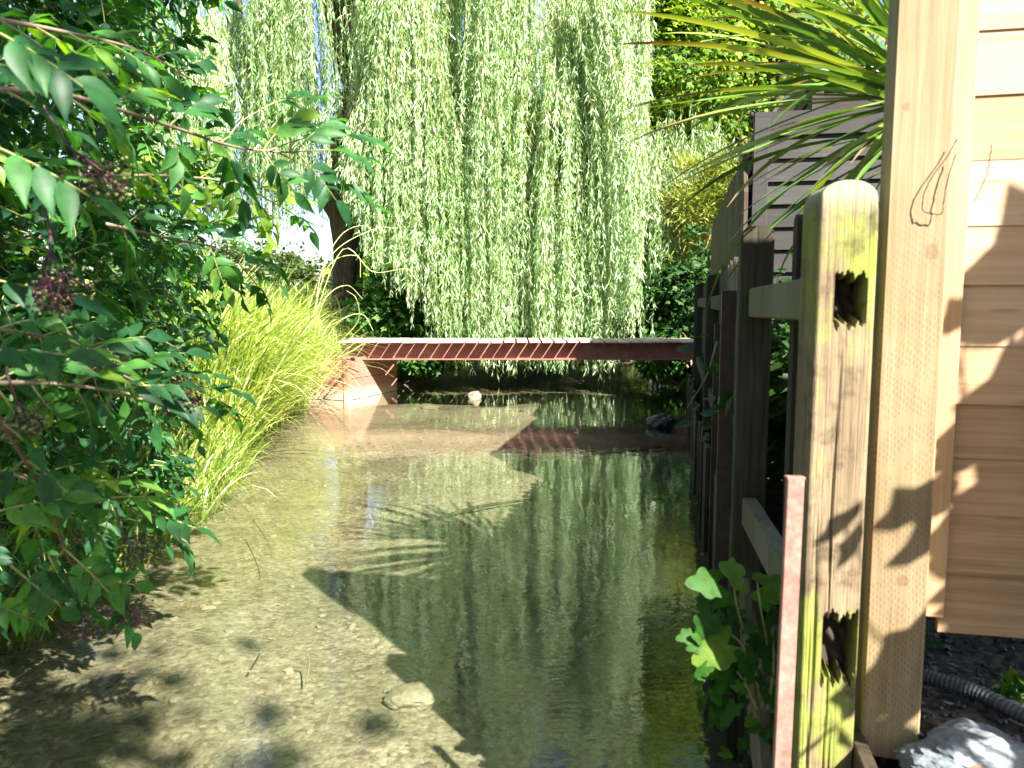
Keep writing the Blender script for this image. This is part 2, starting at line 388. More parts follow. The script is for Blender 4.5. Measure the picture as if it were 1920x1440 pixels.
def cordy_mat():
    m, nt = new_mat('strap_leaf')
    a = N(nt, 'ShaderNodeAttribute', attribute_name='tint'); x = N(nt, 'ShaderNodeAttribute', attribute_name='aux')
    g = ramp(nt, [(0, (.05, .12, .035)), (.5, (.13, .24, .055)), (.85, (.28, .37, .08)), (1, (.40, .40, .08))], a.outputs['Fac'])
    tip = ramp(nt, [(0, (0, 0, 0)), (.62, (0, 0, 0)), (.76, (.5, .5, .5)), (.9, (1, 1, 1))], x.outputs['Fac'])
    dry = ramp(nt, [(.6, (.42, .34, .05)), (.8, (.26, .10, .03)), (.92, (.40, .30, .20))], x.outputs['Fac'])
    col = mixc(nt, tip.outputs[0], g.outputs[0], dry.outputs[0])
    p = N(nt, 'ShaderNodeBsdfPrincipled', i_Roughness=.33); p.inputs['Specular IOR Level'].default_value = .6
    L(nt, col, p.inputs['Base Color'])
    t = N(nt, 'ShaderNodeBsdfTranslucent'); L(nt, mixc(nt, 1.0, col, (1.5, 1.5, .4), 'MULTIPLY'), t.inputs[0])
    mx = N(nt, 'ShaderNodeMixShader'); mx.inputs[0].default_value = .25; L(nt, p.outputs[0], mx.inputs[1]); L(nt, t.outputs[0], mx.inputs[2])
    o = N(nt, 'ShaderNodeOutputMaterial'); L(nt, mx.outputs[0], o.inputs[0])
    return m
M['strap'] = cordy_mat()

def ground_mat():
    m, nt = new_mat('ground_soil_and_gravel_bed')
    g = N(nt, 'ShaderNodeNewGeometry'); pos = g.outputs['Position']
    s = N(nt, 'ShaderNodeSeparateXYZ'); L(nt, pos, s.inputs[0])
    # gravel bed
    v1 = N(nt, 'ShaderNodeTexVoronoi', i_Scale=55.0); L(nt, pos, v1.inputs[0])
    v2 = N(nt, 'ShaderNodeTexVoronoi', i_Scale=20.0); L(nt, pos, v2.inputs[0])
    big = noise(nt, pos, 1.6, 5, .6); fine = noise(nt, pos, 40, 4, .6)
    peb = N(nt, 'ShaderNodeSeparateColor'); L(nt, v1.outputs['Color'], peb.inputs[0])
    peb2 = N(nt, 'ShaderNodeSeparateColor'); L(nt, v2.outputs['Color'], peb2.inputs[0])
    f = math_(nt, 'ADD', math_(nt, 'MULTIPLY', peb.outputs[0], .36), math_(nt, 'ADD', math_(nt, 'MULTIPLY', peb2.outputs[1], .16), math_(nt, 'MULTIPLY', fine, .4)))
    bed = ramp(nt, [(.15, (.075, .06, .037)), (.42, (.178, .150, .102)), (.7, (.28, .245, .178)), (.93, (.46, .41, .31))], f).outputs[0]
    algae = ramp(nt, [(.44, (0, 0, 0)), (.66, (1, 1, 1))], big).outputs[0]
    bed = mixc(nt, math_(nt, 'MULTIPLY', algae, .5), bed, (.085, .078, .042))
    sh_ = N(nt, 'ShaderNodeMapRange'); sh_.inputs[1].default_value = -.115; sh_.inputs[2].default_value = -.045
    L(nt, math_(nt, 'ADD', s.outputs[2], math_(nt, 'MULTIPLY_ADD', fine, .05, -.025)), sh_.inputs[0])
    silt = mixc(nt, fine, (.26, .20, .14), (.40, .32, .235))
    bed = mixc(nt, math_(nt, 'MULTIPLY', sh_.outputs[0], .85), bed, silt)
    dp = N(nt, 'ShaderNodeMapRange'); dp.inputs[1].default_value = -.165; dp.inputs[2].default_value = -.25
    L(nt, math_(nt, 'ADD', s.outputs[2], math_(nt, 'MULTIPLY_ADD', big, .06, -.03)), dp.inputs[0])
    bed = mixc(nt, math_(nt, 'MULTIPLY', dp.outputs[0], .8), bed, (.04, .04, .02))  # deeper bed is darker; also paints in the shade on the fence side
    # bank soil / short grass
    soil = ramp(nt, [(.3, (.022, .018, .014)), (.55, (.06, .048, .036)), (.8, (.13, .105, .08))], math_(nt, 'MULTIPLY_ADD', fine, .6, math_(nt, 'MULTIPLY', peb.outputs[1], .4))).outputs[0]
    grs = ramp(nt, [(.3, (.045, .075, .018)), (.7, (.13, .17, .045))], noise(nt, pos, 9, 5)).outputs[0]
    fl = N(nt, 'ShaderNodeMapRange'); fl.inputs[1].default_value = -1.9; fl.inputs[2].default_value = -2.8; L(nt, s.outputs[0], fl.inputs[0])
    fy = N(nt, 'ShaderNodeMapRange'); fy.inputs[1].default_value = 9.5; fy.inputs[2].default_value = 13; L(nt, s.outputs[1], fy.inputs[0])
    ff = math_(nt, 'MAXIMUM', fl.outputs[0], fy.outputs[0])
    land = mixc(nt, math_(nt, 'MULTIPLY', ff, math_(nt, 'GREATER_THAN', noise(nt, pos, 3, 4), .4)), soil, grs)
    fz = N(nt, 'ShaderNodeMapRange'); fz.inputs[1].default_value = -.02; fz.inputs[2].default_value = .07
    L(nt, math_(nt, 'ADD', s.outputs[2], math_(nt, 'MULTIPLY_ADD', big, .08, -.04)), fz.inputs[0])
    col = mixc(nt, fz.outputs[0], bed, land)
    p = N(nt, 'ShaderNodeBsdfPrincipled', i_Roughness=.9); p.inputs['Specular IOR Level'].default_value = .2
    L(nt, col, p.inputs['Base Color'])
    hb = math_(nt, 'ADD', math_(nt, 'MULTIPLY', v1.outputs[0], -.5), math_(nt, 'MULTIPLY_ADD', v2.outputs[0], -.8, fine))
    b = N(nt, 'ShaderNodeBump', i_Strength=.6, i_Distance=.012); L(nt, hb, b.inputs['Height']); L(nt, b.outputs[0], p.inputs['Normal'])
    o = N(nt, 'ShaderNodeOutputMaterial'); L(nt, p.outputs[0], o.inputs[0])
    return m
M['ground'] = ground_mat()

def water_mat():
    m, nt = new_mat('clear_stream_water')
    g = N(nt, 'ShaderNodeNewGeometry'); pos = g.outputs['Position']
    mp = N(nt, 'ShaderNodeMapping'); mp.inputs['Scale'].default_value = (1, .8, 1); mp.inputs['Rotation'].default_value = (0, 0, R(10)); L(nt, pos, mp.inputs[0])
    a = noise(nt, mp.outputs[0], 7, 2, .5)
    mp2 = N(nt, 'ShaderNodeMapping'); mp2.inputs['Scale'].default_value = (22, 46, 1); mp2.inputs['Rotation'].default_value = (0, 0, R(-12)); L(nt, pos, mp2.inputs[0])
    b = noise(nt, mp2.outputs[0], 1, 2, .5)
    c = noise(nt, pos, 1.1, 2)
    s = N(nt, 'ShaderNodeSeparateXYZ'); L(nt, pos, s.inputs[0])
    # riffle is livelier towards the near right bank
    rf = N(nt, 'ShaderNodeMapRange'); rf.inputs[1].default_value = 5.0; rf.inputs[2].default_value = 1.5; rf.inputs[3].default_value = .35; rf.inputs[4].default_value = 1.0; L(nt, s.outputs[1], rf.inputs[0])
    rx = ramp(nt, [(.40, (.35, .35, .35)), (.62, (1, 1, 1))], c).outputs[0]
    fine = math_(nt, 'MULTIPLY', math_(nt, 'MULTIPLY', b, math_(nt, 'MULTIPLY', rf.outputs[0], rx)), .9)
    h = math_(nt, 'ADD', a, fine)
    bp = N(nt, 'ShaderNodeBump', i_Strength=1.0, i_Distance=.0012); L(nt, h, bp.inputs['Height'])
    fr = N(nt, 'ShaderNodeFresnel', i_IOR=1.333)
    # the sheet does not bend rays, so both of its sides reflect like the air side
    iorn = N(nt, 'ShaderNodeMapRange'); iorn.inputs[3].default_value = 1.65; iorn.inputs[4].default_value = 1 / 1.65; L(nt, g.outputs['Backfacing'], iorn.inputs[0]); L(nt, iorn.outputs[0], fr.inputs[0]); L(nt, bp.outputs[0], fr.inputs['Normal'])
    gl = N(nt, 'ShaderNodeBsdfGlossy', i_Roughness=.02); gl.inputs[0].default_value = (1, 1, 1, 1); L(nt, bp.outputs[0], gl.inputs['Normal'])
    tr = N(nt, 'ShaderNodeBsdfTransparent'); tr.inputs[0].default_value = (.81, .84, .76, 1)
    mx = N(nt, 'ShaderNodeMixShader'); L(nt, fr.outputs[0], mx.inputs[0]); L(nt, tr.outputs[0], mx.inputs[1]); L(nt, gl.outputs[0], mx.inputs[2])
    o = N(nt, 'ShaderNodeOutputMaterial'); L(nt, mx.outputs[0], o.inputs[0])
    return m
M['water'] = water_mat()

# ------------------------------------------------------------------ terrain and water
XLy = np.array([-8, 0, 2, 4.4, 6.3, 8, 9.4, 10.1, 12, 14, 16, 18]); XLx = np.array([-2.2, -2.05, -2.0, -1.97, -2.3, -2.4, -2.35, -1.75, -.95, -.35, 1.2, 3])
XRy = np.array([-8, -.5, 1.35, 2.25, 5.2, 9.2, 12, 14, 16, 18]); XRx = np.array([.45, .55, .645, .76, 1.33, 2.15, 2.6, 2.9, 3.4, 4])
def XL(y): return np.interp(y, XLy, XLx)
def XR(y): return np.interp(y, XRy, XRx)
def sstep(a, b, x):
    t = np.clip((x - a) / (b - a), 0, 1); return t * t * (3 - 2 * t)
def wob(x, y, k=1.0):
    return (np.sin(x * 2.3 * k + 1.1 * np.sin(y * 1.7 * k)) + np.sin(y * 2.9 * k + 1.7 + 1.3 * np.sin(x * 1.9 * k)) + .5 * np.sin((x + y) * 5.1 * k)) / 2.5
def gz(x, y):
    x = np.asarray(x, float); y = np.asarray(y, float)
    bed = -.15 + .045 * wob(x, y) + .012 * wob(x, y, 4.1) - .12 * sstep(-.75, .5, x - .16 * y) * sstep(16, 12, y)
    bed = bed + .10 * np.exp(-((y - 6.9 + .12 * x) / .75) ** 2) * sstep(2.6, .3, x) + .07 * np.exp(-((y - 8.6) / .8) ** 2) * sstep(1.4, -.6, x)
    bed = np.minimum(bed, -.025)
    left = .30 + .55 * sstep(8, 12.5, y) * sstep(0, 2, XL(y) - x) + .05 * wob(x, y, .7) + .25 * sstep(1, 6, XL(y) - x)
    right = .38 + .03 * wob(x, y, 2.2)
    l = sstep(-.12, .45, XL(y) - x); r = sstep(-.02, .10, x - XR(y))
    z = bed + (left - bed) * l
    z = z + (right - z) * r
    far = sstep(14.2, 17.5, y); z = z + (.55 - z) * far * (1 - r) * (1 - l)
    back = sstep(-3.0, -5.5, y); z = z + (.45 - z) * back
    return z
def gzs(x, y): return float(gz(np.array([x]), np.array([y]))[0])

xs = np.concatenate([[-600, -200, -80, -40, -20, -12, -8, -6, -5], np.linspace(-4, 4, 201), [5, 6, 8, 12, 20, 40, 80, 200, 600]])
ys = np.concatenate([[-200, -60, -25, -12, -8], np.linspace(-6, 18, 421), [19, 21, 24, 30, 40, 60, 100, 200, 400, 900]])
GX, GY = np.meshgrid(xs, ys)
GZ = gz(GX, GY)
V = np.stack([GX, GY, GZ], -1).reshape(-1, 3)
nx, ny = len(xs), len(ys)
i = (np.arange(ny - 1)[:, None] * nx + np.arange(nx - 1)[None]).ravel()
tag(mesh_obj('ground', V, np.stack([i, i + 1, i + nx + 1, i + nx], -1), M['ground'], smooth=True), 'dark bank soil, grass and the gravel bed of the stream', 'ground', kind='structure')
wy = np.linspace(-6, 17.5, 95); wx0 = XL(wy) - .8; wx1 = XR(wy) + .15
V = np.concatenate([np.stack([wx0, wy, 0 * wy], -1), np.stack([wx1, wy, 0 * wy], -1)])
n = len(wy); i = np.arange(n - 1)
tag(mesh_obj('water', V, np.stack([i, n + i, n + i + 1, i + 1], -1), M['water'], smooth=True), 'clear shallow rippling stream mirroring the willow', 'stream', kind='structure')

# ------------------------------------------------------------------ leaf templates (length 1 along +y)
LEAF4 = (np.array([[0, 0, 0], [.5, .42, .06], [0, 1, -.10], [-.5, .42, .06]]), [np.array([[0, 1, 2, 3]])])
def leaf_strip(prof, droop=.25, fold=.25):
    """prof: half widths along the length -> folded leaf of two halves"""
    k = len(prof); t = np.linspace(0, 1, k)
    zc = -droop * t ** 2
    mid = np.stack([0 * t, t, zc], -1)
    w = np.array(prof)
    lft = np.stack([-w, t, zc + fold * w], -1); rgt = np.stack([w, t, zc + fold * w], -1)
    V = np.concatenate([mid, lft, rgt]); i = np.arange(k - 1)
    F = np.concatenate([np.stack([i, i + 1, k + i + 1, k + i], -1), np.stack([i, 2 * k + i, 2 * k + i + 1, i + 1], -1)])
    return V, [F]
ELDER = leaf_strip([.015, .145, .205, .20, .145, .065, .004], .28, .35)
def lobed(nl=5):
    pts = [(0, 0)]
    ang = np.linspace(-125, 125, nl); ln = [.45, .72, 1.0, .72, .45] if nl == 5 else [.6, 1, .6]
    for k in range(nl):
        a = R(ang[k]); pts.append((math.sin(a) * ln[k] * .72, .28 + math.cos(a) * ln[k] * .72))
        if k < nl - 1:
            b = R((ang[k] + ang[k + 1]) / 2); q = .36
            pts.append((math.sin(b) * q, .28 + math.cos(b) * q))
    P = np.array([[x, y, -.25 * (x * x + (y - .3) ** 2)] for x, y in pts] + [[0, .3, .03]])
    m = len(pts); c = m
    F = np.array([[c, j, (j + 1) % m] for j in range(m)])
    return P, [F]
LOBED = lobed(5)
def ivy_leaf():
    th = np.radians(np.linspace(-158, 158, 33)); r = .36 + .26 * np.abs(np.cos(th * 1.25)) ** 1.5 * np.cos(th * .35) * (.72 + .28 * np.cos(2.5 * th) ** 2) + .17 * np.cos(2.5 * th) ** 2
    P = np.stack([np.sin(th) * r, .34 + np.cos(th) * r, -.22 * r ** 2 + .025 * np.cos(5 * th)], -1)
    V = np.vstack([P, [[0, .10, .0]], [[0, .34, .03]]]); k = np.arange(32)
    F = np.concatenate([np.stack([np.full(32, 34), k + 1, k], -1), [[34, 33, 32], [34, 0, 33]]])
    return V, [F]
IVY = ivy_leaf()

def unit(n): return nrm(rng.normal(size=(n, 3)))
def pick(n, blobs):
    """n points spread through ellipsoids (c, r), denser near their skin, with the outward direction"""
    vol = np.array([b[1][0] * b[1][1] * b[1][2] for b in blobs]) ** .8; vol /= vol.sum()
    k = rng.choice(len(blobs), n, p=vol)
    C = np.array([b[0] for b in blobs], float)[k]; Rr = np.array([b[1] for b in blobs], float)[k]
    u = unit(n); r = rng.random(n) ** .28
    return C + u * Rr * r[:, None], u
def clumped(n, blobs, nclump, spread):
    c, o = pick(nclump, blobs)
    k = rng.integers(0, nclump, n)
    s = spread * (.6 + .8 * rng.random(nclump))[k]
    return c[k] + rng.normal(size=(n, 3)) * s[:, None] * np.array([1, 1, .6]), o[k], (rng.random(nclump))[k]

def foliage(name, parent, mat, n, blobs, tmpl, size, nclump=None, spread=.18, droop=.35, up=.8, wide=None, tvar=.3, vis=None):
    P, o, ct = clumped(n, blobs, nclump or max(20, n // 60), spread)
    d = o + unit(n) * .8; d[:, 2] -= droop
    nr = unit(n) * .75 + o * .5; nr[:, 2] += up
    s = size * (.65 + .7 * rng.random(n))
    if vis is not None:
        k = vis(P); P, d, nr, s, ct = P[k], d[k], nr[k], s[k], ct[k]; n = len(P)
    scl = np.stack([s * (wide or 1), s, s], -1)
    V, F = scatter(tmpl[0], tmpl[1], P, frames(d, nr), scl)
    t = np.clip(ct * tvar + (1 - tvar) * rng.random(n), 0, 1)
    return mesh_obj(name, V, F, mat, parent, np.repeat(t, len(tmpl[0])))

def wiggly(a, b, n=8, amp=.1, sag=0.0):
    a = np.asarray(a, float); b = np.asarray(b, float); t = np.linspace(0, 1, n)[:, None]
    P = a + (b - a) * t
    w = np.cumsum(rng.normal(size=(n, 3)), 0); w -= w[0]; w -= t * w[-1]
    P = P + w * amp * np.linalg.norm(b - a) / n
    P[:, 2] += sag * 4 * (t * (1 - t))[:, 0]
    return P

def tree(name, label, cat, base, height, r0, blobs, leaf, n, size, tmpl=LEAF4, group=None, wide=None, nclump=None, spread=.25, limb=True, droop=.35, up=.8):
    t = thing(name, label, cat, base, group)
    base = np.asarray(base, float); top = base + np.array([0, 0, height * .75]); top[:2] += rng.normal(size=2) * .05 * height
    mb = MB(); P = wiggly(base - np.array([0, 0, .3]), top, 10, .12)
    v, f = tube(P, np.linspace(r0, r0 * .35, 10), 9); mb.add(v, f, .5)
    mb.build('trunk', M['bark'], t, True)
    if limb:
        mb = MB()
        for c, r in blobs:
            for q in range(5):
                s = P[rng.integers(4, 10)]; e = np.asarray(c) + unit(1)[0] * np.asarray(r) * .75
                W = wiggly(s, e, 7, .25, .1); v, f = tube(W, np.linspace(r0 * .35, r0 * .06, 7), 5); mb.add(v, f, .5)
        mb.build('branch', M['bark'], t, True)
    foliage('crown', t, M[leaf], n, blobs, tmpl, size, nclump, spread, droop=droop, up=up, wide=wide)
    return t

# ------------------------------------------------------------------ weeping willow
wb = np.array([-2.72, 12.7, gzs(-2.72, 12.7)])
wil = thing('willow_tree', 'tall weeping willow trailing pale green curtains of leaves behind the footbridge', 'tree', wb)
mb = MB()
tp = smooth_path([wb - [0, 0, .3], wb + [.02, 0, .3], wb + [.06, 0, 1.3], wb + [-.05, .05, 2.4], wb + [.25, .1, 3.8]], 26)
tr = np.interp(np.linspace(0, 1, 26), [0, .1, .3, 1], [.42, .30, .235, .20])
v, f = tube(tp, tr, 22)
a = np.arctan2(v[:, 1] - wb[1], v[:, 0] - wb[0])
v[:, :2] += (np.stack([np.cos(a), np.sin(a)], -1) * (.022 * np.sin(a * 7 + v[:, 2] * 1.5) + .014 * np.sin(a * 13 - v[:, 2] * 4))[:, None])
mb.add(v, f); mb.build('trunk', M['bark'], wil, True)
fork = tp[-1]
limbs = []
for e in [(-5.0, 11.6, 7.0), (-3.4, 11.2, 8.0), (-1.6, 10.9, 8.2), (.2, 11.2, 8.0), (1.6, 11.8, 7.4), (-.5, 13.5, 8.6), (-4.0, 14.2, 7.8), (1.2, 14.0, 7.6)]:
    e = np.array(e); m = (fork + e) / 2 + np.array([0, 0, 1.3])
    W = smooth_path([fork - [0, 0, .4], fork + (m - fork) * .45 + [0, 0, .5], m, e], 16)
    limbs.append(W)
for W in limbs:
    v, f = tube(W, np.linspace(.15, .035, 16), 8); MB().add(v, f).build('limb', M['bark'], wil, True)
# one visible low limb leaning left of the trunk and one rising through the curtain
for ctrl, r in (([at(648, 395, 12.7), at(690, 300, 12.5), at(715, 150, 12.3), at(700, -60, 12.2)], .10),
                ([at(635, 420, 12.7), at(560, 300, 12.9), at(470, 150, 13.0), at(440, -40, 13.0)], .09)):
    v, f = tube(smooth_path(ctrl, 14), np.linspace(r, r * .6, 14), 8); MB().add(v, f).build('limb', M['bark'], wil, True)

def zbot(X):
    return np.interp(X, [-5.2, -4.0, -3.2, -2.95, -2.55, -2.3, -1.9, -1.5, -1.15, -.8, -.4, .4, 1.1, 1.8, 2.4, 2.8],
                        [2.25, 2.2, 2.2, 2.6, 3.05, 2.7, 1.6, 1.2, .8, .35, .08, .06, .18, .4, .7, 1.0])
strand_v, strand_f, strand_t, off = [], [], [], 0
LP, LD, LN, LS, LT = [], [], [], [], []
def strand(top, bot, drift, tone, leafy=1.0, tip=.92):
    global off
    length = np.linalg.norm(top - bot)
    n = max(5, int(length / .35))
    t = np.linspace(0, 1, n)[:, None]
    P = top + (bot - top) * t
    P[:, :2] += drift * (np.sin(np.pi * np.clip(t, 0, 1)) ** 1.0) + np.cumsum(rng.normal(size=(n, 2)) * .012, 0)
    v, f = tube(P, np.linspace(.004, .0015, n), 3, cap=False)
    strand_v.append(v); strand_f.append(f[0] + off); off += len(v); strand_t.append(np.full(len(v), rng.random()))
    k = int(length / .028 * leafy)
    u = np.sort(rng.random(k)) * .99
    i = np.minimum((u * (n - 1)).astype(int), n - 2); fr = (u * (n - 1) - i)[:, None]
    p = P[i] * (1 - fr) + P[i + 1] * fr
    d = rng.normal(size=(k, 3)) * .34; d[:, 2] -= 1.0
    LP.append(p); LD.append(d); LN.append(unit(k)); LS.append(.125 * (.6 + .7 * rng.random(k)) * np.where(u > .9, .8, 1)); LT.append(np.clip(tone * .5 + .5 * rng.random(k), 0, 1))
clusters = []
def cluster(X, Y, ztop, zb, ns, rad, dx=None, back=False):
    dx = rng.normal() * .25 if dx is None else dx
    tone = rng.random()
    ang = rng.random() * 6.28
    for s in range(ns):
        q = rng.normal(size=2) * rad * np.array([1, .7])
        top = np.array([X + q[0] * .7 - dx, Y + q[1] * .7 + .15, ztop + rng.normal() * .2])
        b = zb + abs(rng.normal()) * .40 * (1 + .5 * (rng.random() < .3))
        b = min(b, ztop - .6)
        bot = np.array([X + q[0], Y + q[1], b])
        strand(top, bot, np.array([dx * .35, 0]) + rng.normal(size=2) * .05, np.clip(tone + rng.normal() * .12, 0, 1))
# front and middle of the crown
X = -5.4
while X < 1.7:                                     # separate curtains in front, dark slots between them
    wd = rng.uniform(.10, .24); Y = rng.uniform(10.35, 11.5)
    ztop = 7.0 - .10 * (X + 1.2) ** 2 + rng.normal() * .3 - (1.2 if rng.random() < .25 else 0)
    if not (-3.05 < X < -2.3):
        cluster(X, Y, ztop, zbot(X) + rng.normal() * .25, int(150 * wd) + 8, wd)
    X += wd * 1.25 + rng.uniform(.10, .42)
for gx in np.arange(-5.3, 1.75, .34):
    for gy, w in ((11.9, 1), (12.7, .8), (13.6, .7)):
        X = gx + rng.normal() * .16; Y = gy + rng.uniform(-.4, .3)
        if rng.random() < .34: continue
        ztop = 7.0 - .10 * (X + 1.2) ** 2 + rng.normal() * .3
        cluster(X, Y, ztop, zbot(X) + (.35 if X > -1.9 else .25) + rng.normal() * .3, int(15 * w + rng.random() * 10), .14 + .1 * rng.random())
for k in range(120):
    X = rng.uniform(-5.4, 1.75); Y = rng.uniform(11.2, 14.0); ztp = 6.9 - .10 * (X + 1.2) ** 2 - rng.random() * 1.2
    strand(np.array([X, Y, ztp]), np.array([X + rng.normal() * .15, Y, zbot(X) + .2 + abs(rng.normal()) * .8]), rng.normal(size=2) * .12, rng.random())
# sharp-edged drape on the right, hanging clear of the rest
for gx in np.arange(1.15, 1.85, .2):
    X = gx + rng.normal() * .05
    cluster(X, 11.2 + rng.normal() * .1, 6.6, at(1100 + 40 * rng.random(), 330 if gx > 1.45 else 430, 11.2)[2] + rng.normal() * .1, 22, .09, 0.02)
# lower sprays below and right of it, and paler curtains farther back
for k in range(34):
    X = 1.0 + rng.random() * 1.5; Y = 11.4 + rng.random() * 1.8
    cluster(X, Y, 2.9 + rng.random() * 1.0 - .3 * (X - 1), zbot(X) + .1, 15, .14, rng.normal() * .3)
for k in range(26):
    X = 1.8 + rng.random() * 1.7; Y = 12.3 + rng.random() * 1.5
    cluster(X, Y, 2.9 + rng.random() * 1.3, .9 + rng.random() * .5, 14, .18)
for k in range(38):
    X = rng.uniform(-.95, 1.35); Y = 10.5 + rng.random() * 1.0
    cluster(X, Y, 3.2 + rng.random() * 2.0, .05 + .25 * rng.random(), 13, .16)
# billowing mound at the left of the middle
for k in range(40):
    a = rng.random(); X = -2.15 + 1.45 * a + rng.normal() * .1; Y = 10.45 + rng.random() * .4
    zt = np.interp(X, [-2.2, -1.75, -1.2, -.6], [3.6, 5.2, 5.0, 3.4]) + rng.normal() * .15
    cluster(X, Y, zt, zbot(X) + .1, 17, .12, (X + 1.35) * .35)
V = np.concatenate(strand_v); mesh_obj('stem', V, np.concatenate(strand_f), M['willow_twig'], wil, np.concatenate(strand_t))
LP = np.concatenate(LP); LD = np.concatenate(LD); LN = np.concatenate(LN); LS = np.concatenate(LS); LT = np.concatenate(LT)
V, F = scatter(LEAF4[0], LEAF4[1], LP, frames(LD, LN), np.stack([LS * .15, LS, LS], -1))
mesh_obj('crown', V, F, M['willow_leaf'], wil, np.repeat(LT, 4))
print('willow leaves', len(LP))

# ------------------------------------------------------------------ trees and shrubs behind
def leafy_shrub(name, label, cat, base, blobs, leaf, n, size, tmpl, wide=None, group=None, spread=.14, stems=8, nclump=None, up=.7, droop=.4):
    t = thing(name, label, cat, base, group)
    mb = MB()
    for k in range(stems):
        c, r = blobs[k % len(blobs)]
        e = np.asarray(c) + unit(1)[0] * np.asarray(r) * .7
        b = np.asarray(base) + np.array([rng.normal() * .08, rng.normal() * .08, -.1])
        v, f = tube(wiggly(b, e, 7, .25, .05), np.linspace(.018, .006, 7), 5); mb.add(v, f)
    mb.build('stem', M['twig'], t, True)
    foliage('foliage', t, M[leaf], n, blobs, tmpl, size, nclump, spread, wide=wide, up=up, droop=droop)
    return t

tree('maple_tree', 'broad tree of small dark and yellowing leaves right of the willow, above the sheds', 'tree', (4.9, 14.6, .4), 8, .16,
     [((3.3, 14.4, 5.3), (1.5, 1.3, 1.5)), ((4.6, 14.6, 6.6), (1.7, 1.5, 1.4)), ((2.6, 15.0, 7.2), (1.6, 1.4, 1.3)), ((5.4, 15.0, 4.3), (1.3, 1.2, 1.1)), ((3.0, 14.8, 3.6), (1.1, 1.0, .9))],
     'maple_leaf', 42000, .105, LOBED, nclump=560, spread=.25)
tree('yellowing_tree', 'slim tree with yellow green leaves over the white shed roof', 'tree', (5.1, 10.6, .4), 5.5, .07,
     [((4.6, 10.5, 4.3), (.8, .7, .6)), ((4.3, 10.2, 3.3), (.7, .6, .7)), ((5.3, 10.7, 3.6), (.8, .7, .7))],
     'bamboo_leaf', 4200, .11, LOBED, nclump=110, spread=.17)
leafy_shrub('bamboo', 'feathery yellow green bamboo beside the willow', 'bamboo', (2.75, 11.6, .38),
            [((2.75, 11.5, 2.6), (.5, .35, .6)), ((3.2, 11.3, 2.9), (.4, .35, .5)), ((2.95, 11.5, 1.9), (.4, .4, .6)), ((2.6, 11.6, 1.5), (.3, .3, .5))],
            'bamboo_leaf', 8000, .13, LEAF4, wide=.16, spread=.12, up=.2, droop=.1)
leafy_shrub('dark_shrub', 'dark glossy shrub on the right bank where the footbridge lands', 'shrub', (2.6, 10.9, .38),
            [((2.35, 10.7, 1.35), (.5, .4, .6)), ((2.7, 10.6, 1.0), (.45, .4, .5)), ((2.15, 11.0, .7), (.45, .4, .45)), ((2.7, 10.8, 1.9), (.3, .3, .35))],
            'dark_leaf', 5200, .085, LOBED, spread=.12)
leafy_shrub('low_shrub', 'low bright green plant in sun at the right landing of the footbridge', 'shrub', (2.45, 10.35, .38),
            [((2.3, 10.4, .72), (.32, .22, .22)), ((2.1, 10.6, .35), (.4, .25, .2))], 'shrub_leaf', 1500, .08, LOBED, spread=.09, stems=5)
leafy_shrub('maple_shrub', 'bushy green shrub with lobed leaves left of the willow curtain', 'shrub', (-1.7, 11.3, .35),
            [((-1.75, 11.3, 1.0), (.5, .4, .5)), ((-1.25, 11.4, .75), (.45, .4, .42)), ((-1.1, 11.0, .42), (.40, .35, .3)), ((-1.55, 10.9, .35), (.35, .3, .25))],
            'shrub_leaf', 5200, .105, LOBED, spread=.12)
leafy_shrub('hanging_shrub', 'dark bush overhanging the far water behind the willow', 'shrub', (1.6, 15.3, .4),
            [((.6, 15.4, 1.0), (.9, .5, .8)), ((2.0, 15.2, 1.1), (.9, .5, .9)), ((-.6, 15.0, 1.2), (.8, .5, .9)), ((3.2, 15.0, 1.1), (.8, .5, .9))],
            'dark_leaf', 7000, .11, LOBED, spread=.2)
bt = [(-.8, 21, 7.5, 2.4), (3.6, 22, 9, 3.0), (8.5, 21, 8.5, 3.0), (12.5, 17, 8, 2.8), (1.4, 18.5, 5.0, 1.9)]
bl = ['dark tree showing through the gaps at the left of the willow', 'large dark tree filling the gaps behind the willow', 'dark tree behind the yellowing maple',
      'far tree at the right edge behind the timber fence', 'shorter dark tree close behind the willow curtain']
for k, (x, y, h, r) in enumerate(bt):
    tree('background_tree', bl[k], 'tree', (x, y, .4), h, .2, [((x, y, h * .62), (r, r * .8, h * .3)), ((x + r * .4, y, h * .36), (r * .8, r * .7, h * .25)), ((x - r * .5, y, h * .30), (r * .7, r * .7, h * .25))],
         'maple_leaf', 7000, .26, LOBED, group='trees behind the willow', spread=.4, nclump=220)
fl = [(-8.5, 31, 1.9, 1.5), (-11.3, 33, 2.4, 1.9), (-14.8, 34, 2.5, 2.4), (-5.9, 33, 2.2, 1.7), (-19, 36, 3.6, 3.0), (-24, 34, 5.0, 3.4)]
fn = ['pale far bush just left of the willow trunk', 'far rounded bush second from the willow trunk', 'far hedge bush glimpsed over the reeds', 'far bush half hidden behind the willow trunk', 'far tall bush behind the elder leaves', 'far tree behind the elder at the left edge']
for k, (x, y, h, r) in enumerate(fl):
    h *= 1.3
    leafy_shrub('far_bush', fn[k], 'bush', (x, y, gzs(x, y)), [((x, y, h * .5 + .4), (r, r * .7, h * .55)), ((x + r * .5, y, h * .35 + .4), (r * .7, r * .7, h * .4))], 'far_leaf', 6500, .2, LEAF4, wide=.7, group='bushes across the far meadow', spread=.3, stems=3)

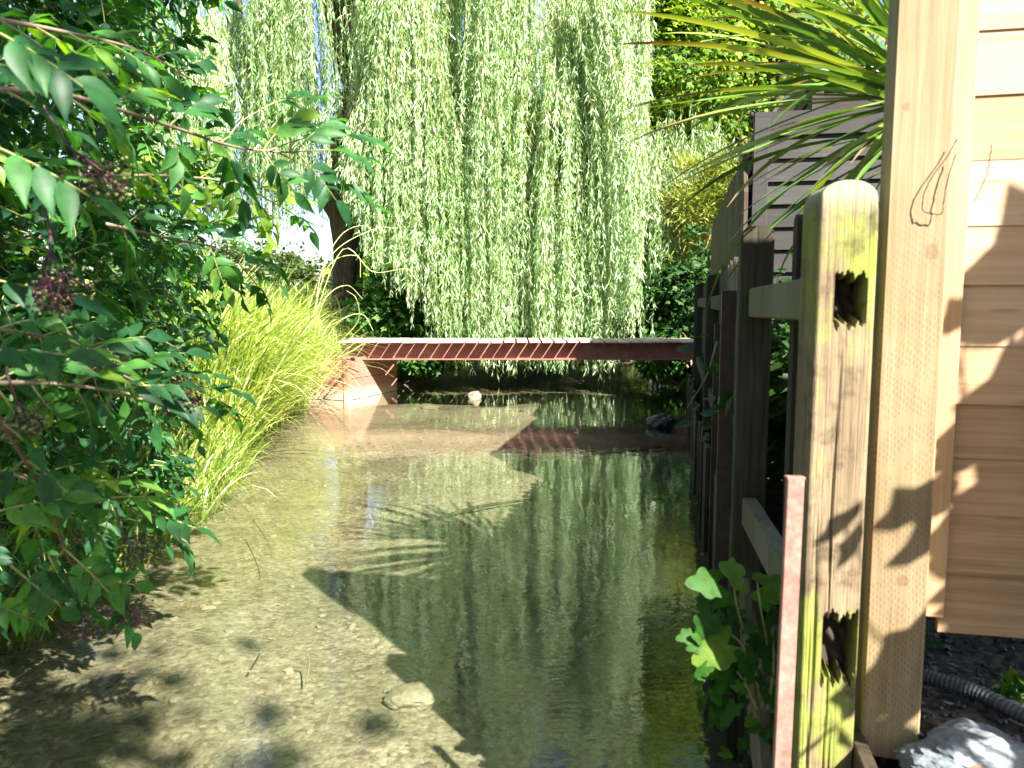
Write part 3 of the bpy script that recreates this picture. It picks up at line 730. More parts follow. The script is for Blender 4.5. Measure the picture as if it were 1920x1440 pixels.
# ------------------------------------------------------------------ footbridge
BY0, BY1 = 9.25, 10.15
zt = at(960, 640, BY0)[2]; zb = at(960, 675, BY0 + .10)[2]
bx0, bx1 = at(634, 650, BY0)[0], at(1330, 650, BY0)[0]
br = thing('footbridge', 'low plank footbridge on red steel beams crossing the stream', 'footbridge', (0.5 * (bx0 + bx1), .5 * (BY0 + BY1), 0))
mb = MB(); pitch = .152; nP = int((bx1 - bx0) / pitch)
for k in range(nP):
    x = bx0 + (k + .5) * pitch
    v, f = box((x, (BY0 + BY1) / 2 + rng.normal() * .004, zt - .010 + rng.normal() * .0015), (pitch / 2 - .012, (BY1 - BY0) / 2, .010), bev=.002); mb.add(v, f, rng.random())
mb.build('deck', M['deck'], br)
for yy, s in ((BY0 + .19, -1), (BY1 - .19, 1)):
    L2, c = (bx1 - bx0) / 2, (bx0 + bx1) / 2
    top = zt - .022; hh = top - zb
    mb = MB()
    mb.add(*box((c, yy, zb + .014 + (hh - .014) / 2), (L2, .006, (hh - .014) / 2)))
    mb.add(*box((c, yy + s * .047, zb + .007), (L2, .058, .007), bev=.002))
    mb.build('beam', M['red_steel'], br)
for k in range(4):
    x = bx0 + .5 + k * (bx1 - bx0 - 1) / 3
    MB().add(*box((x, (BY0 + BY1) / 2, zt - .12), (.02, (BY1 - BY0) / 2 - .20, .04))).build('cross_brace', M['red_steel'], br)

# timber box that carries its left end
A0 = np.array([-1.94, 9.06]); d1 = nrm(np.array([.38, 1.0])); d2 = np.array([-d1[1], d1[0]])
ab = thing('abutment_box', 'faded red timber box standing in the water under the left bridge end', 'abutment', (A0[0], A0[1], 0))
hgt = at(648, 672, 9.06)[2]
def wall_planks(name, p0, dirv, length, outn, seed):
    mb = MB(); nrow = 3; hr = (hgt + .25) / nrow
    for r in range(nrow):
        z0 = -.25 + r * hr
        c = np.array([p0[0] + dirv[0] * length / 2, p0[1] + dirv[1] * length / 2, z0 + hr / 2])
        v, f = box(c, (length / 2, .022, hr / 2 - .003), (dirv[0], dirv[1], 0), (outn[0], outn[1], 0), bev=.004); mb.add(v, f, rng.random())
    mb.build(name, M['red_timber'], ab)
wall_planks('side_planks', A0 + d1 * .03, d1, 1.12, -d2, 1)
wall_planks('front_planks', A0 + d2 * .03, d2, .75, -d1, 2)
mb = MB(); c = A0 + d1 * .57 + d2 * .385
mb.add(*box((c[0], c[1], hgt - .13 + .002), (.53, .35, .125), (d1[0], d1[1], 0), (d2[0], d2[1], 0))); mb.build('core', M['dark_wood'], ab)
mb = MB(); v, f = box((A0[0], A0[1], (hgt - .25) / 2 + .004), (.034, .034, (hgt + .25) / 2 + .004), (d1[0], d1[1], 0), (d2[0], d2[1], 0), bev=.004); mb.add(v, f, .7); mb.build('corner_post', M['red_timber'], ab)
for q in (.02, .98):
    p = A0 + d1 * (.05 + 1.05 * q); MB().add(*box((p[0] + d2[0] * .3, p[1] + d2[1] * .3, hgt + .012), (.05, .36, .010), (d1[0], d1[1], 0), (d2[0], d2[1], 0), bev=.002), tint=.6).build('cap', M['red_timber'], ab)
# right landing: two stakes
for px, Y, h, lab in ((1322, 8.9, .62, 'olive weathered stake at the right end of the footbridge'), (1337, 7.6, .5, 'leaning weathered stake in the water beside the fence')):
    p = at(px, 760, Y); st = thing('mooring_stake', lab, 'stake', (p[0], p[1], -.3))
    v, f = tube(np.array([[p[0] - .02, p[1], -.35], [p[0], p[1], .2], [p[0] + .01, p[1], h]]), [.05, .048, .045], 8); mb = MB(); mb.add(v, f); mb.build('shaft', M['grey_wood'], st)

# ------------------------------------------------------------------ right bank fences
d = np.array([.208, .978, 0]); e = np.array([.978, -.208, 0]); UZ = np.array([0, 0, 1.0])

def carved_post(name, base, w, depth, ztop, zbot_, mat, parent, holes=(), arch=.04, lean=(0, 0), seed=0, nxp=26, nzp=190, turn=12):
    """post with its camera-side face modelled as relief: rounded head, checks, rotten hollows. base = centre (x,y)"""
    r = np.random.default_rng(seed)
    e = np.array([math.cos(R(turn)), -math.sin(R(turn)), 0]); d = np.array([math.sin(R(turn)), math.cos(R(turn)), 0])
    u = np.linspace(-1, 1, nxp); t = np.linspace(0, 1, nzp)
    Uu, Tt = np.meshgrid(u, t)
    top = ztop - arch * (1 - np.sqrt(np.clip(1 - (np.abs(Uu) ** 2.4), 0, 1)))
    Z = zbot_ + (top - zbot_) * Tt
    X = Uu * w / 2
    edge = .006 * np.clip((np.abs(Uu) - .86) / .14, 0, 1) ** 2
    dep = edge + .004 * np.clip((Tt - .97) / .03, 0, 1) ** 2
    for k in range(5):          # drying checks
        x0 = r.uniform(-.8, .8); zc = r.uniform(zbot_ + .4, ztop - .1); ln = r.uniform(.1, .4)
        g = np.exp(-((Uu - x0 - .05 * np.sin(Z * 9 + k)) / .05) ** 2) * np.clip(1 - ((Z - zc) / ln) ** 2, 0, 1)
        dep = dep + .006 * g
    dep = dep + .0004 * np.sin(Uu * 23 + 2 * np.sin(Z * 3)) + .0004 * np.sin(Uu * 51 + Z * 4)
    aux = np.clip((dep - .007) / .006, 0, 1) * .7
    for (hx0, hx1, hz0, hz1, hd, jag) in holes:
        jt = jag * (np.sin(X * 330) * .6 + np.sin(X * 720 + 1) * .5 + .4 * np.sin(X * 150 + 2))
        jb = jag * 1.3 * (np.sin(X * 260 + 2) * .6 + np.sin(X * 640) * .5)
        ins = sstep(hx0 - .003, hx0 + .002, X) * sstep(hx1 + .003, hx1 - .002, X) * sstep(hz0 + jb - .012, hz0 + jb + .004, Z) * sstep(hz1 + jt + .004, hz1 + jt - .006, Z)
        rough_ = 1 - .30 * np.abs(np.sin(X * 110 + Z * 40)) * np.abs(np.sin(Z * 75 + 1))
        dep = np.maximum(dep, ins * hd * rough_); aux = np.maximum(aux, ins)
        ha = np.exp(-((X - (hx0 + hx1) / 2) / .03) ** 2 - ((Z - hz0 + .02) / .03) ** 2) * .25
        dep = dep + ha * .012
    c = np.array([base[0], base[1], 0.0])
    le = np.array([lean[0], lean[1]])
    sh = (Z - zbot_)[..., None] * le
    def place(x, y, z, s):
        P = c + x[..., None] * e + y[..., None] * d; P[..., 2] = z; P[..., :2] += s; return P
    Ff = place(X, -depth / 2 + dep, Z, sh)
    Bk = place(X[:, [0, -1]], np.full_like(X[:, [0, -1]], depth / 2), Z[:, [0, -1]], sh[:, [0, -1]])
    Bt = place(X[-1], np.full(nxp, depth / 2), Z[-1], sh[-1])   # back rim of the head
    n1 = nxp * nzp
    V = np.concatenate([Ff.reshape(-1, 3), Bk.reshape(-1, 3), Bt])
    A = np.concatenate([aux.ravel(), np.zeros(2 * nzp + nxp)])
    i = (np.arange(nzp - 1)[:, None] * nxp + np.arange(nxp - 1)[None]).ravel()
    F = [np.stack([i, i + 1, i + nxp + 1, i + nxp], -1)]
    j = np.arange(nzp - 1)
    L0 = j * nxp; B0 = n1 + j * 2
    F.append(np.stack([L0, L0 + nxp, B0 + 2, B0], -1))
    R0 = j * nxp + nxp - 1; B1 = n1 + j * 2 + 1
    F.append(np.stack([R0, B1, B1 + 2, R0 + nxp], -1))
    F.append(np.stack([B0, B0 + 2, B1 + 2, B1], -1))
    k = np.arange(nxp - 1); T0 = (nzp - 1) * nxp + k; T1 = n1 + 2 * nzp + k
    F.append(np.stack([T0, T0 + 1, T1 + 1, T1], -1))
    # back of the head
    F.append(np.stack([np.full(nxp - 1, n1 + 2 * (nzp - 1)), T1, T1 + 1], -1))
    return mesh_obj(name, V, F, mat, parent, np.full(len(V), .5), A)

def picket(parent, c, w, th, z0, z1, mat, face='d', tint=.5):
    """rounded-head board; c centre xy; broad side runs along face axis"""
    ax = d if face == 'd' else e; nn = e if face == 'd' else d
    prof = [(-w / 2, z0), (w / 2, z0), (w / 2, z1 - w * .42)]
    for a in np.linspace(0, np.pi, 9)[1:-1]: prof.append((math.cos(a) * w / 2, z1 - w * .42 + math.sin(a) * w * .42))
    prof.append((-w / 2, z1 - w * .42))
    m = len(prof); c3 = np.array([c[0], c[1], 0.0])
    V = [c3 + ax * x + UZ * z + nn * s * th / 2 for s in (-1, 1) for x, z in prof]
    k = np.arange(m); kk = (k + 1) % m
    F = [np.stack([k, kk, kk + m, k + m], -1)]
    V += [c3 + UZ * (z0 + z1) / 2 + nn * s * th / 2 for s in (-1, 1)]
    F.append(np.concatenate([np.stack([np.full(m, 2 * m), kk, k], -1), np.stack([np.full(m, 2 * m + 1), k + m, kk + m], -1)]))
    o = mesh_obj('picket', V, F, mat, parent, np.full(len(V), tint)); return o

pf = thing('picket_fence', 'old weathered picket fence along the right bank, its nearest post green with moss', 'fence', (.575, 1.35, -.28))
mossz = at(1588, 336, 1.30)[2]
zh = [at(1580, y_, 1.30)[2] for y_ in (518, 599, 1158, 1268)]
mp_ = carved_post('post', (.562, 1.347), .098, .09, mossz, -.3, M['mossy'], pf,
                  holes=[(-.016, .031, zh[1], zh[0], .058, .007), (-.012, .043, zh[3], zh[2], .05, .011)], arch=.040, seed=3, nxp=44, nzp=520, turn=4)
mp_['label'] = 'mossy green post with two rotten mortise holes'
p2 = (.708, 2.27); z2 = at(1415, 424, 2.25)[2]
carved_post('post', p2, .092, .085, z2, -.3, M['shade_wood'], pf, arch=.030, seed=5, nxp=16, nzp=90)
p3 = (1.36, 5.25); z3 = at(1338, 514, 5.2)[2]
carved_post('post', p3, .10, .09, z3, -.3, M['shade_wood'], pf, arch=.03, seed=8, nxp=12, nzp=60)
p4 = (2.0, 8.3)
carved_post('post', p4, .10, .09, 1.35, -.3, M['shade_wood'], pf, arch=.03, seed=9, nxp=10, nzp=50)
def rail(a, b, z, zz, h=.082, th=.042, mat='grey_wood'):
    a = np.array([a[0], a[1], z]); b = np.array([b[0], b[1], zz]); t = b - a; l = np.linalg.norm(t); t = t / l
    s = nrm(np.cross(t, UZ)); w = np.cross(s, t)
    mb = MB(); v, f = box((a + b) / 2, (l / 2, th / 2, h / 2), t, s, w, bev=.004); mb.add(v, f, .6)
    mb.build('rail', M[mat], pf)
for za, zb_ in ((1.158, 1.15), (.55, .54)):
    rail((.566, 1.392), (p2[0] - .01, p2[1] - .045), za, zb_)
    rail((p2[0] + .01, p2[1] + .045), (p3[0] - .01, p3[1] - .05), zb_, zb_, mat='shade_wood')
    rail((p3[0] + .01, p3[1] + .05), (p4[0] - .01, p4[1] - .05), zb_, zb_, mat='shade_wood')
def lerp2(a, b, t): return (a[0] + (b[0] - a[0]) * t, a[1] + (b[1] - a[1]) * t)
for t_ in (.30, .66):
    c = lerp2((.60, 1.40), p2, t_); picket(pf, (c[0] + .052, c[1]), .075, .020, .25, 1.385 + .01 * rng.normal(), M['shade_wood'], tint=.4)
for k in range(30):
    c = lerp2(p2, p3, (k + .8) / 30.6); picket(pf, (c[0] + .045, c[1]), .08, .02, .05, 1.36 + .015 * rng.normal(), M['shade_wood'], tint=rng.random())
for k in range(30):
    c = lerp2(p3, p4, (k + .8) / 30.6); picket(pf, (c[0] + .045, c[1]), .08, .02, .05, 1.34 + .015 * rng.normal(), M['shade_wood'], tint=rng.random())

leafy_shrub('laurel_hedge', 'dark low shrub pressed against the back of the picket fence', 'shrub', (1.35, 3.2, .35),
            [((1.13, 2.45, .8), (.17, .4, .42)), ((1.36, 3.1, .8), (.20, .6, .45)), ((1.62, 4.0, .8), (.22, .6, .45)), ((1.25, 2.6, .5), (.2, .5, .3)), ((1.85, 5.2, .85), (.22, .7, .5))],
            'dark_leaf', 9000, .075, LEAF4, wide=.7, spread=.10)

# angle irons that brace the fence from the stream side
for px, Y, z1, lab in ((1368, 2.75, at(1368, 545, 2.75)[2], 'dark brown steel upright beside the second fence post'), (1352, 3.7, 1.05, 'dark brown steel upright farther along the fence')):
    p = at(px, 568, Y); t = thing('steel_upright', lab, 'steel upright', (p[0], p[1], -.3))
    mb = MB(); v, f = box((p[0], p[1], (z1 - .3) / 2), (.022, .003, (z1 + .3) / 2), e, d, bev=.001); mb.add(v, f)
    v, f = box((p[0] - .019, p[1] + .025, (z1 - .3) / 2), (.003, .0215, (z1 + .3) / 2), e, d, bev=.001); mb.add(v, f); mb.build('angle', M['brown_steel'], t)

# rusty flat bar in front of the mossy post
ba = at(1491, 896, 1.22); bb = at(1462, 1500, 1.20)
rb = thing('rusty_bar', 'pinkish rusty steel bar standing against the mossy post', 'steel bar', (bb[0], bb[1], -.3))
t = nrm(ba - bb); bot = bb + t * (-(bb[2] + .3) / t[2])
s = nrm(np.cross(t, np.array([0, 1.0, 0]))); w = np.cross(s, t); l = np.linalg.norm(ba - bot)
mb = MB(); v, f = box((ba + bot) / 2, (.0135, .006, l / 2), s, w, t, bev=.0012); mb.add(v, f); mb.build('bar', M['rust_bar'], rb)
v, f = box(ba + np.array([0, .002, .0]), (.0150, .008, .0025), s, w, t, bev=.001); mb = MB(); mb.add(v, f, .8); mb.build('cap', M['rust_bar'], rb)

# new timber fence panel
np_c = np.array([.696, 1.367])
tf = thing('timber_fence', 'new tan close-board fence panel with its sawn post at the right', 'fence', (np_c[0], np_c[1], .38))
zpb, zpt = at(1660, 1425, 1.32)[2], 2.37
e17 = np.array([math.cos(R(17)), -math.sin(R(17)), 0]); d17 = np.array([math.sin(R(17)), math.cos(R(17)), 0])
mb = MB(); v, f = box((np_c[0], np_c[1], (zpb + zpt) / 2), (.0475, .0475, (zpt - zpb) / 2), e17, d17, bev=.003)
mb.add(v, f, .5); mb.build('post', M['post_new'], tf)
O = np.array([.805, 1.402, 0]); zpl = at(1800, 1180, 1.40)[2]
mb = MB(); v, f = box(O - e * .026 - d * .006 + UZ * ((zpl + .03 + zpt - .05) / 2), (.0255, .017, (zpt - zpl - .08) / 2), e, d, bev=.002); mb.add(v, f, .55); mb.build('batten', M['batten'], tf)
mb = MB(); zz = zpl; k = 0
while zz < zpt - .08:
    h = .105 + .004 * rng.normal()
    lo, hi = .011, .0075
    pr = [(-.006, 0, -lo), (1.9, 0, -lo), (1.9, h + .012, -hi), (-.006, h + .012, -hi), (-.006, 0, .004), (1.9, 0, .004), (1.9, h + .012, .004), (-.006, h + .012, .004)]
    j = rng.normal() * .0012; tl = rng.normal() * .002
    v = np.array([O + e * x + UZ * (zz + y_ + tl * x + .0012 * rng.normal()) + d * (q + j) for x, y_, q in pr])
    mb.add(v, np.array([[0, 1, 2, 3], [5, 4, 7, 6], [1, 5, 6, 2], [4, 0, 3, 7], [3, 2, 6, 7], [4, 5, 1, 0]]), rng.random())
    zz += h; k += 1
mb.build('slat_panel', M['slat'], tf)
mb = MB(); v, f = box(O + e * 1.95 - d * .03 + UZ * 1.3, (.048, .048, 1.0), e, d, bev=.003); mb.add(v, f); mb.build('post', M['post_new'], tf)

# dry tendrils clinging to the new post
for ctrl, lab, r in (([(1792, 262), (1778, 290), (1752, 330), (1738, 362), (1736, 392), (1748, 399), (1766, 400), (1770, 372), (1778, 330), (1790, 290)], 'dry brown tendril looped down the new post', .0010),
                     ([(1846, 275), (1840, 320), (1830, 352), (1818, 380)], 'short dry tendril hanging at the edge of the boards', .0009)):
    P = smooth_path([at(a_, b_, 1.30) for a_, b_ in ctrl], 40); P[:, 1] += (P[:, 0] - .70) * -.31 + .004; P[:, 1] += rng.normal(size=40) * .0008
    te = tag(MB().add(*tube(P, r, 5)).build('dry_tendril', M['dark_wood'], base=P[0]), lab, 'tendril')

# ------------------------------------------------------------------ sheds beyond the picket fence
def shed(name, label, fl, width, depth, z0, z1, mat, boards, roof, trim):
    """fl: front-left corner xy; walls follow e / d"""
    t = thing(name, label, 'shed', (fl[0], fl[1], z0))
    F0 = np.array([fl[0], fl[1], 0.0])
    def wall(nm, p, ax, nn, length):
        mb = MB(); nb = int((z1 - z0) / boards); hb = (z1 - z0) / nb
        for k in range(nb):
            z = z0 + k * hb
            pr = [(0, 0, .026), (length, 0, .026), (length, hb + .01, .004), (0, hb + .01, .004), (0, 0, -.01), (length, 0, -.01), (length, hb + .01, -.01), (0, hb + .01, -.01)]
            v = np.array([p + ax * x + UZ * (z + y_) + nn * q for x, y_, q in pr])
            mb.add(v, np.array([[0, 1, 2, 3], [5, 4, 7, 6], [1, 5, 6, 2], [4, 0, 3, 7], [3, 2, 6, 7], [4, 5, 1, 0]]), rng.random())
        mb.build(nm, M[mat], t)
    wall('front_wall', F0, e, -d, width); wall('side_wall', F0 + d * depth, -d, -e, depth)
    wall('side_wall', F0 + e * width, d, e, depth)
    mb = MB(); v, f = box(F0 + UZ * ((z0 + z1) / 2) - e * .012 - d * .012, (.04, .04, (z1 - z0) / 2), e, d, bev=.003); mb.add(v, f, .8); mb.build('corner_post', M[trim], t)
    if roof:
        mb = MB(); c = F0 + e * width / 2 + d * depth / 2 + UZ * (z1 + .07)
        tl = nrm(d + UZ * .10); v, f = box(c, (width / 2 + .1, depth / 2 + .1, .022), e, tl, np.cross(e, tl), bev=.004); mb.add(v, f); mb.build('roof', M[roof], t)
    return t
gfl = at(1426, 400, 4.3)
shed('grey_shed', 'grey weatherboard screen wall behind the spiky plant', (gfl[0], 4.3), 1.6, 2.4, .35, at(1426, 214, 4.3)[2], 'shed_grey', .115, None, 'shed_grey')
bfl = at(1530, 300, 5.75)
shed('brown_shed', 'taller dark brown shed with a pale flat roof behind the grey screen', (bfl[0], 5.75), 2.6, 2.3, .35, at(1530, 128, 5.75)[2], 'shed_brown', .14, 'roof', 'shed_brown')
# tall dark boards continuing the fence line
tb = thing('board_fence', 'dark tall board fence with a sloping first board, past the second picket post', 'fence', (1.42, 5.0, .3))
for k in range(26):
    y = 4.3 + k * .16; x = 1.17 + .213 * (y - 4.3) + .1
    ztop = 1.95 + .01 * rng.normal()
    mb = MB(); v, f = box((x, y, (ztop + .1) / 2), (.011, .075, (ztop - .1) / 2), e, d, bev=.002)
    if k == 0: v[(v[:, 2] > 1.5) & (v[:, 1] < y), 2] -= .22
    mb.add(v, f, rng.random()); mb.build('board', M['dark_wood'], tb)

# timber revetment holding the right bank
rv = thing('retaining_boards', 'dark damp boards holding up the right bank under the picket fence', 'retaining wall', (.5, 1.4, -.3))
mb = MB(); yy = np.arange(1.2, 9.2, .17)
for k, y in enumerate(yy):
    x = float(XR(y)); zt_ = .33 + .03 * rng.normal()
    v, f = box((x - .025 + .01 * rng.normal(), y + .08, (zt_ - .4) / 2), (.013, .08, (zt_ + .4) / 2), e, d, bev=.003); mb.add(v, f, rng.random())
mb.build('boards', M['dark_wood'], rv)
p = at(1412, 1300, 1.55)
ls = thing('leaning_stake', 'pale split stake at the water edge under the sapling', 'stake', (p[0], p[1], -.2))
mb = MB(); P = np.array([at(1436, 1470, 1.5), at(1418, 1300, 1.53), at(1400, 1150, 1.58), at(1398, 1085, 1.6)]); v, f = tube(smooth_path(P, 14), np.interp(np.linspace(0, 1, 14), [0, .7, 1], [.026, .018, .008]), 7); mb.add(v, f, .7); mb.build('shaft', M['grey_wood'], ls)

# ------------------------------------------------------------------ spiky strap-leaved plant
cc = at(1745, 190, 2.25)
cb = np.array([cc[0] + .05, cc[1] + .1, gzs(cc[0] + .05, cc[1] + .1)])
cy = thing('cabbage_palm', 'spiky plant with long arching strap leaves, some brown tipped, behind the new post', 'plant', cb)
P = smooth_path([cb - [0, 0, .1], cb + [0, 0, .5], cc + [.02, .03, -.15], cc + [0, 0, .1]], 12)
mb = MB(); mb.add(*tube(P, np.linspace(.06, .045, 12), 10)); mb.build('trunk', M['bark'], cy, True)
mb = MB()
def strap_leaf(base, az, el, ln, w, sag, tint, dry, twist=0):
    k = 14; t = np.linspace(0, 1, k)
    hd = np.array([math.cos(az), math.sin(az), 0])
    ang = el - sag * t ** 1.6
    stp = ln / (k - 1)
    P = base + np.concatenate([[np.zeros(3)], np.cumsum((np.cos(ang)[:-1, None] * hd + np.sin(ang)[:-1, None] * UZ) * stp, 0)])
    side = np.cross(hd, UZ); up_ = np.stack([-np.sin(ang)[:, None] * hd + np.cos(ang)[:, None] * UZ], 0)[0]
    tw = twist * t
    sd = np.cos(tw)[:, None] * side + np.sin(tw)[:, None] * up_
    ww = w * np.interp(t, [0, .08, .35, .7, .92, 1], [.55, .7, 1, .85, .35, .03])
    A = P - sd * ww[:, None] + up_ * ww[:, None] * .35; B = P + sd * ww[:, None] + up_ * ww[:, None] * .35
    V = np.concatenate([P, A, B]); i = np.arange(k - 1)
    F = np.concatenate([np.stack([i, i + 1, k + i + 1, k + i], -1), np.stack([i, 2 * k + i, 2 * k + i + 1, i + 1], -1)])
    ax = np.clip(t * dry, 0, 1)
    mb.add(V, F, tint, np.concatenate([ax, ax, ax]))
for k in range(100):
    az = rng.uniform(0, 2 * math.pi)
    if k < 62: az = rng.uniform(R(125), R(250))
    el = rng.uniform(R(-25), R(85)) ; 
    b0 = cc + np.array([math.cos(az) * .03, math.sin(az) * .03, rng.uniform(-.12, .1) + .1 * math.sin(el)])
    strap_leaf(b0, az, el, rng.uniform(.55, .92), rng.uniform(.010, .016), rng.uniform(.1, .8) + (.4 if rng.random() < .25 else 0), rng.random() ** 1.5, rng.choice([.5, .7, .95, 1.1], p=[.45, .2, .2, .15]), rng.normal() * .5)
# long leaves that reach over the fence, as seen
for tx, ty, dz, tn in ((1175, 30, .5, .9), (1165, 92, .95, .95), (1195, 205, 1.0, .75), (1170, 218, .6, .35), (1205, 210, .9, .8), (1190, 272, .95, .6), (1300, 128, .9, .3), (1310, 150, .95, .6), (1395, 40, .7, .2), (1400, 130, 1., .5), (1280, 345, .9, .5), (1365, 300, .9, .3), (1425, 255, 1., .4), (1380, 410, .8, .3), (1440, 430, .6, .4), (1600, 305, 1.1, .8), (1690, 240, .9, .5), (1490, 20, .5, .3), (1560, -30, .4, .5), (1620, -60, .4, .4), (1455, 335, .9, .3), (1500, 385, .7, .5), (1545, 330, .95, .2), (1470, 265, .8, .6), (1530, 250, .7, .3), (1590, 375, .8, .5), (1425, 350, 1., .4), (1560, 400, .7, .2), (1490, 310, .6, .15), (1610, 330, .9, .6), (1400, 300, .95, .3), (1520, 420, .8, .4)):
    tip = at(tx, ty, cc[1] - rng.uniform(.0, .35)); v_ = tip - cc; hl = math.hypot(v_[0], v_[1]); ln = np.linalg.norm(v_) * 1.04
    az = math.atan2(v_[1], v_[0]); sg = rng.uniform(.12, .5); el = math.atan2(v_[2], hl) + sg * .36
    strap_leaf(cc, az, el, ln, rng.uniform(.011, .015), sg, tn, dz, rng.normal() * .3)
mb.build('crown', M['strap'], cy, True)

# ------------------------------------------------------------------ elder bush
eb = np.array([-2.35, 2.9, gzs(-2.35, 2.9)])
el_ = thing('elder_bush', 'big dark green elder bush with berry clusters leaning over the left of the stream', 'bush', eb)
stem_mb = MB(); rach = MB()
EP, ED, EN, ES, ET = [], [], [], [], []
def compound(base, dirv, nv, ln, tone, np_=3, lsz=None):
    """pinnate leaf: pairs plus a terminal leaflet"""
    dirv = dirv / np.linalg.norm(dirv)
    sd = np.cross(dirv, nv); sd = sd / max(np.linalg.norm(sd), 1e-6); nv = np.cross(sd, dirv)
    t = np.linspace(0, 1, 5)
    P = base + dirv * ln * t[:, None] - nv * (ln * .22 * t ** 2)[:, None]
    rach.add(*tube(P, np.linspace(.0022, .001, 5) , 4, cap=False), tint=.4 + .3 * tone)
    lsz = lsz or ln * .54
    for k in range(np_):
        u = .34 + .62 * k / np_
        p = base + dirv * ln * u - nv * ln * .22 * u * u
        for s in (-1, 1):
            EP.append(p); a = dirv * (.62 + .1 * rng.normal()) + s * sd * (.85 + .1 * rng.normal()) - nv * (.12 + .16 * rng.normal())
            ED.append(a); EN.append(nv + .28 * rng.normal(size=3) + s * sd * .1); ES.append(lsz * rng.uniform(.78, 1.08)); ET.append(np.clip(tone + .12 * rng.normal(), 0, 1))
    EP.append(P[-1]); ED.append(dirv - nv * (.4 + .15 * rng.normal())); EN.append(nv + .25 * rng.normal(size=3)); ES.append(lsz * 1.1); ET.append(np.clip(tone + .1 * rng.normal(), 0, 1))

EB = [((-2.05, 2.9, 1.55), (.95, 1.0, 1.0)), ((-1.75, 2.35, .72), (.68, .8, .50)), ((-2.7, 4.2, 1.25), (.95, 1.0, 1.15)), ((-2.0, 2.6, 2.5), (1.05, 1.0, .6)),
      ((-1.5, 2.05, 2.0), (.5, .5, .5)), ((-1.5, 2.0, 1.2), (.38, .45, .5)), ((-2.9, 3.2, .9), (.8, 1.2, .8))]
nE = 9500
P, o = pick(nE, EB)
for k in range(nE):
    dd = o[k] * np.array([1, 1, .5]) + rng.normal(size=3) * .55; dd[2] -= .35
    nn = rng.normal(size=3) * .45 + np.array([.15, -.15, 1.0])
    compound(P[k], dd, nn, rng.uniform(.07, .13), rng.random() * .9, 2 if rng.random() < .4 else 3)
# leafy twigs inside the bush
for k in range(70):
    c, r = EB[k % len(EB)]; e2 = np.asarray(c) + unit(1)[0] * np.asarray(r) * .9
    s2 = eb + np.array([rng.normal() * .2, rng.normal() * .3, .2 + rng.random() * .8])
    W = wiggly(s2, e2, 9, .3, .15); stem_mb.add(*tube(W, np.linspace(.014, .004, 9), 6), tint=rng.random())
def arm(ctrl, r0, nleaf, ln, side_up=.6, tone=None, np_=3, tips=True):
    ln = ln * .76; nleaf = nleaf + (2 if nleaf > 2 else 0)
    P = smooth_path(ctrl, 30); stem_mb.add(*tube(P, np.linspace(r0, r0 * .35, 30), 7), tint=rng.random())
    for k in range(nleaf):
        u = (k + .6) / nleaf; i = int(u * 28); t = nrm(P[i + 1] - P[i])
        for s in (-1, 1):
            up_ = np.array([0, 0, 1.0]) + rng.normal(size=3) * .25
            sd = np.cross(t, np.array([0, 1.0, 0])); sd = sd / np.linalg.norm(sd) * s
            dd = t * .7 + sd * .75 + np.array([0, rng.normal() * .3, -.1])
            compound(P[i], dd, up_ + np.array([0, -.5, 0]) + rng.normal(size=3) * .2, ln * rng.uniform(.8, 1.1), rng.random() * .9 if tone is None else tone, np_)
    if tips: compound(P[-1], nrm(P[-1] - P[-3]), np.array([0, -.5, 1.0]), ln, .5, np_)
arm([at(-60, 168, 1.15), at(90, 172, 1.3), at(200, 198, 1.45), at(330, 240, 1.62), at(440, 275, 1.8), at(530, 285, 1.9), at(590, 282, 1.95)], .0052, 5, .18)
arm([at(420, 268, 1.78), at(450, 230, 1.85), at(490, 205, 1.9)], .002, 0, .20, tone=.35)
arm([at(500, 284, 1.86), at(560, 262, 1.95), at(610, 255, 2.0)], .002, 0, .19, tone=.3)
arm([at(520, 285, 1.9), at(570, 310, 1.95), at(620, 330, 2.0)], .002, 0, .19, tone=.3)
arm([at(-40, 30, 1.3), at(120, 60, 1.5), at(260, 95, 1.75), at(360, 150, 1.95)], .005, 5, .17)
arm([at(-60, 720, 1.15), at(80, 718, 1.25), at(200, 732, 1.35), at(300, 760, 1.5)], .0045, 3, .15)
arm([at(-30, 745, 1.12), at(40, 850, 1.22), at(95, 950, 1.3), at(130, 1050, 1.36), at(195, 1115, 1.4)], .0046, 3, .14)
arm([at(-40, 610, 1.5), at(120, 640, 1.7), at(280, 690, 1.9), at(390, 740, 2.1)], .005, 4, .17)
arm([at(-40, 880, 1.3), at(90, 900, 1.5), at(200, 930, 1.6), at(300, 985, 1.7)], .004, 3, .15)
arm([at(200, 330, 2.0), at(320, 330, 2.3), at(440, 345, 2.5), at(540, 395, 2.7)], .005, 5, .17, tone=.95)
arm([at(200, 420, 2.0), at(330, 450, 2.3), at(420, 470, 2.5), at(470, 520, 2.6)], .005, 4, .17)
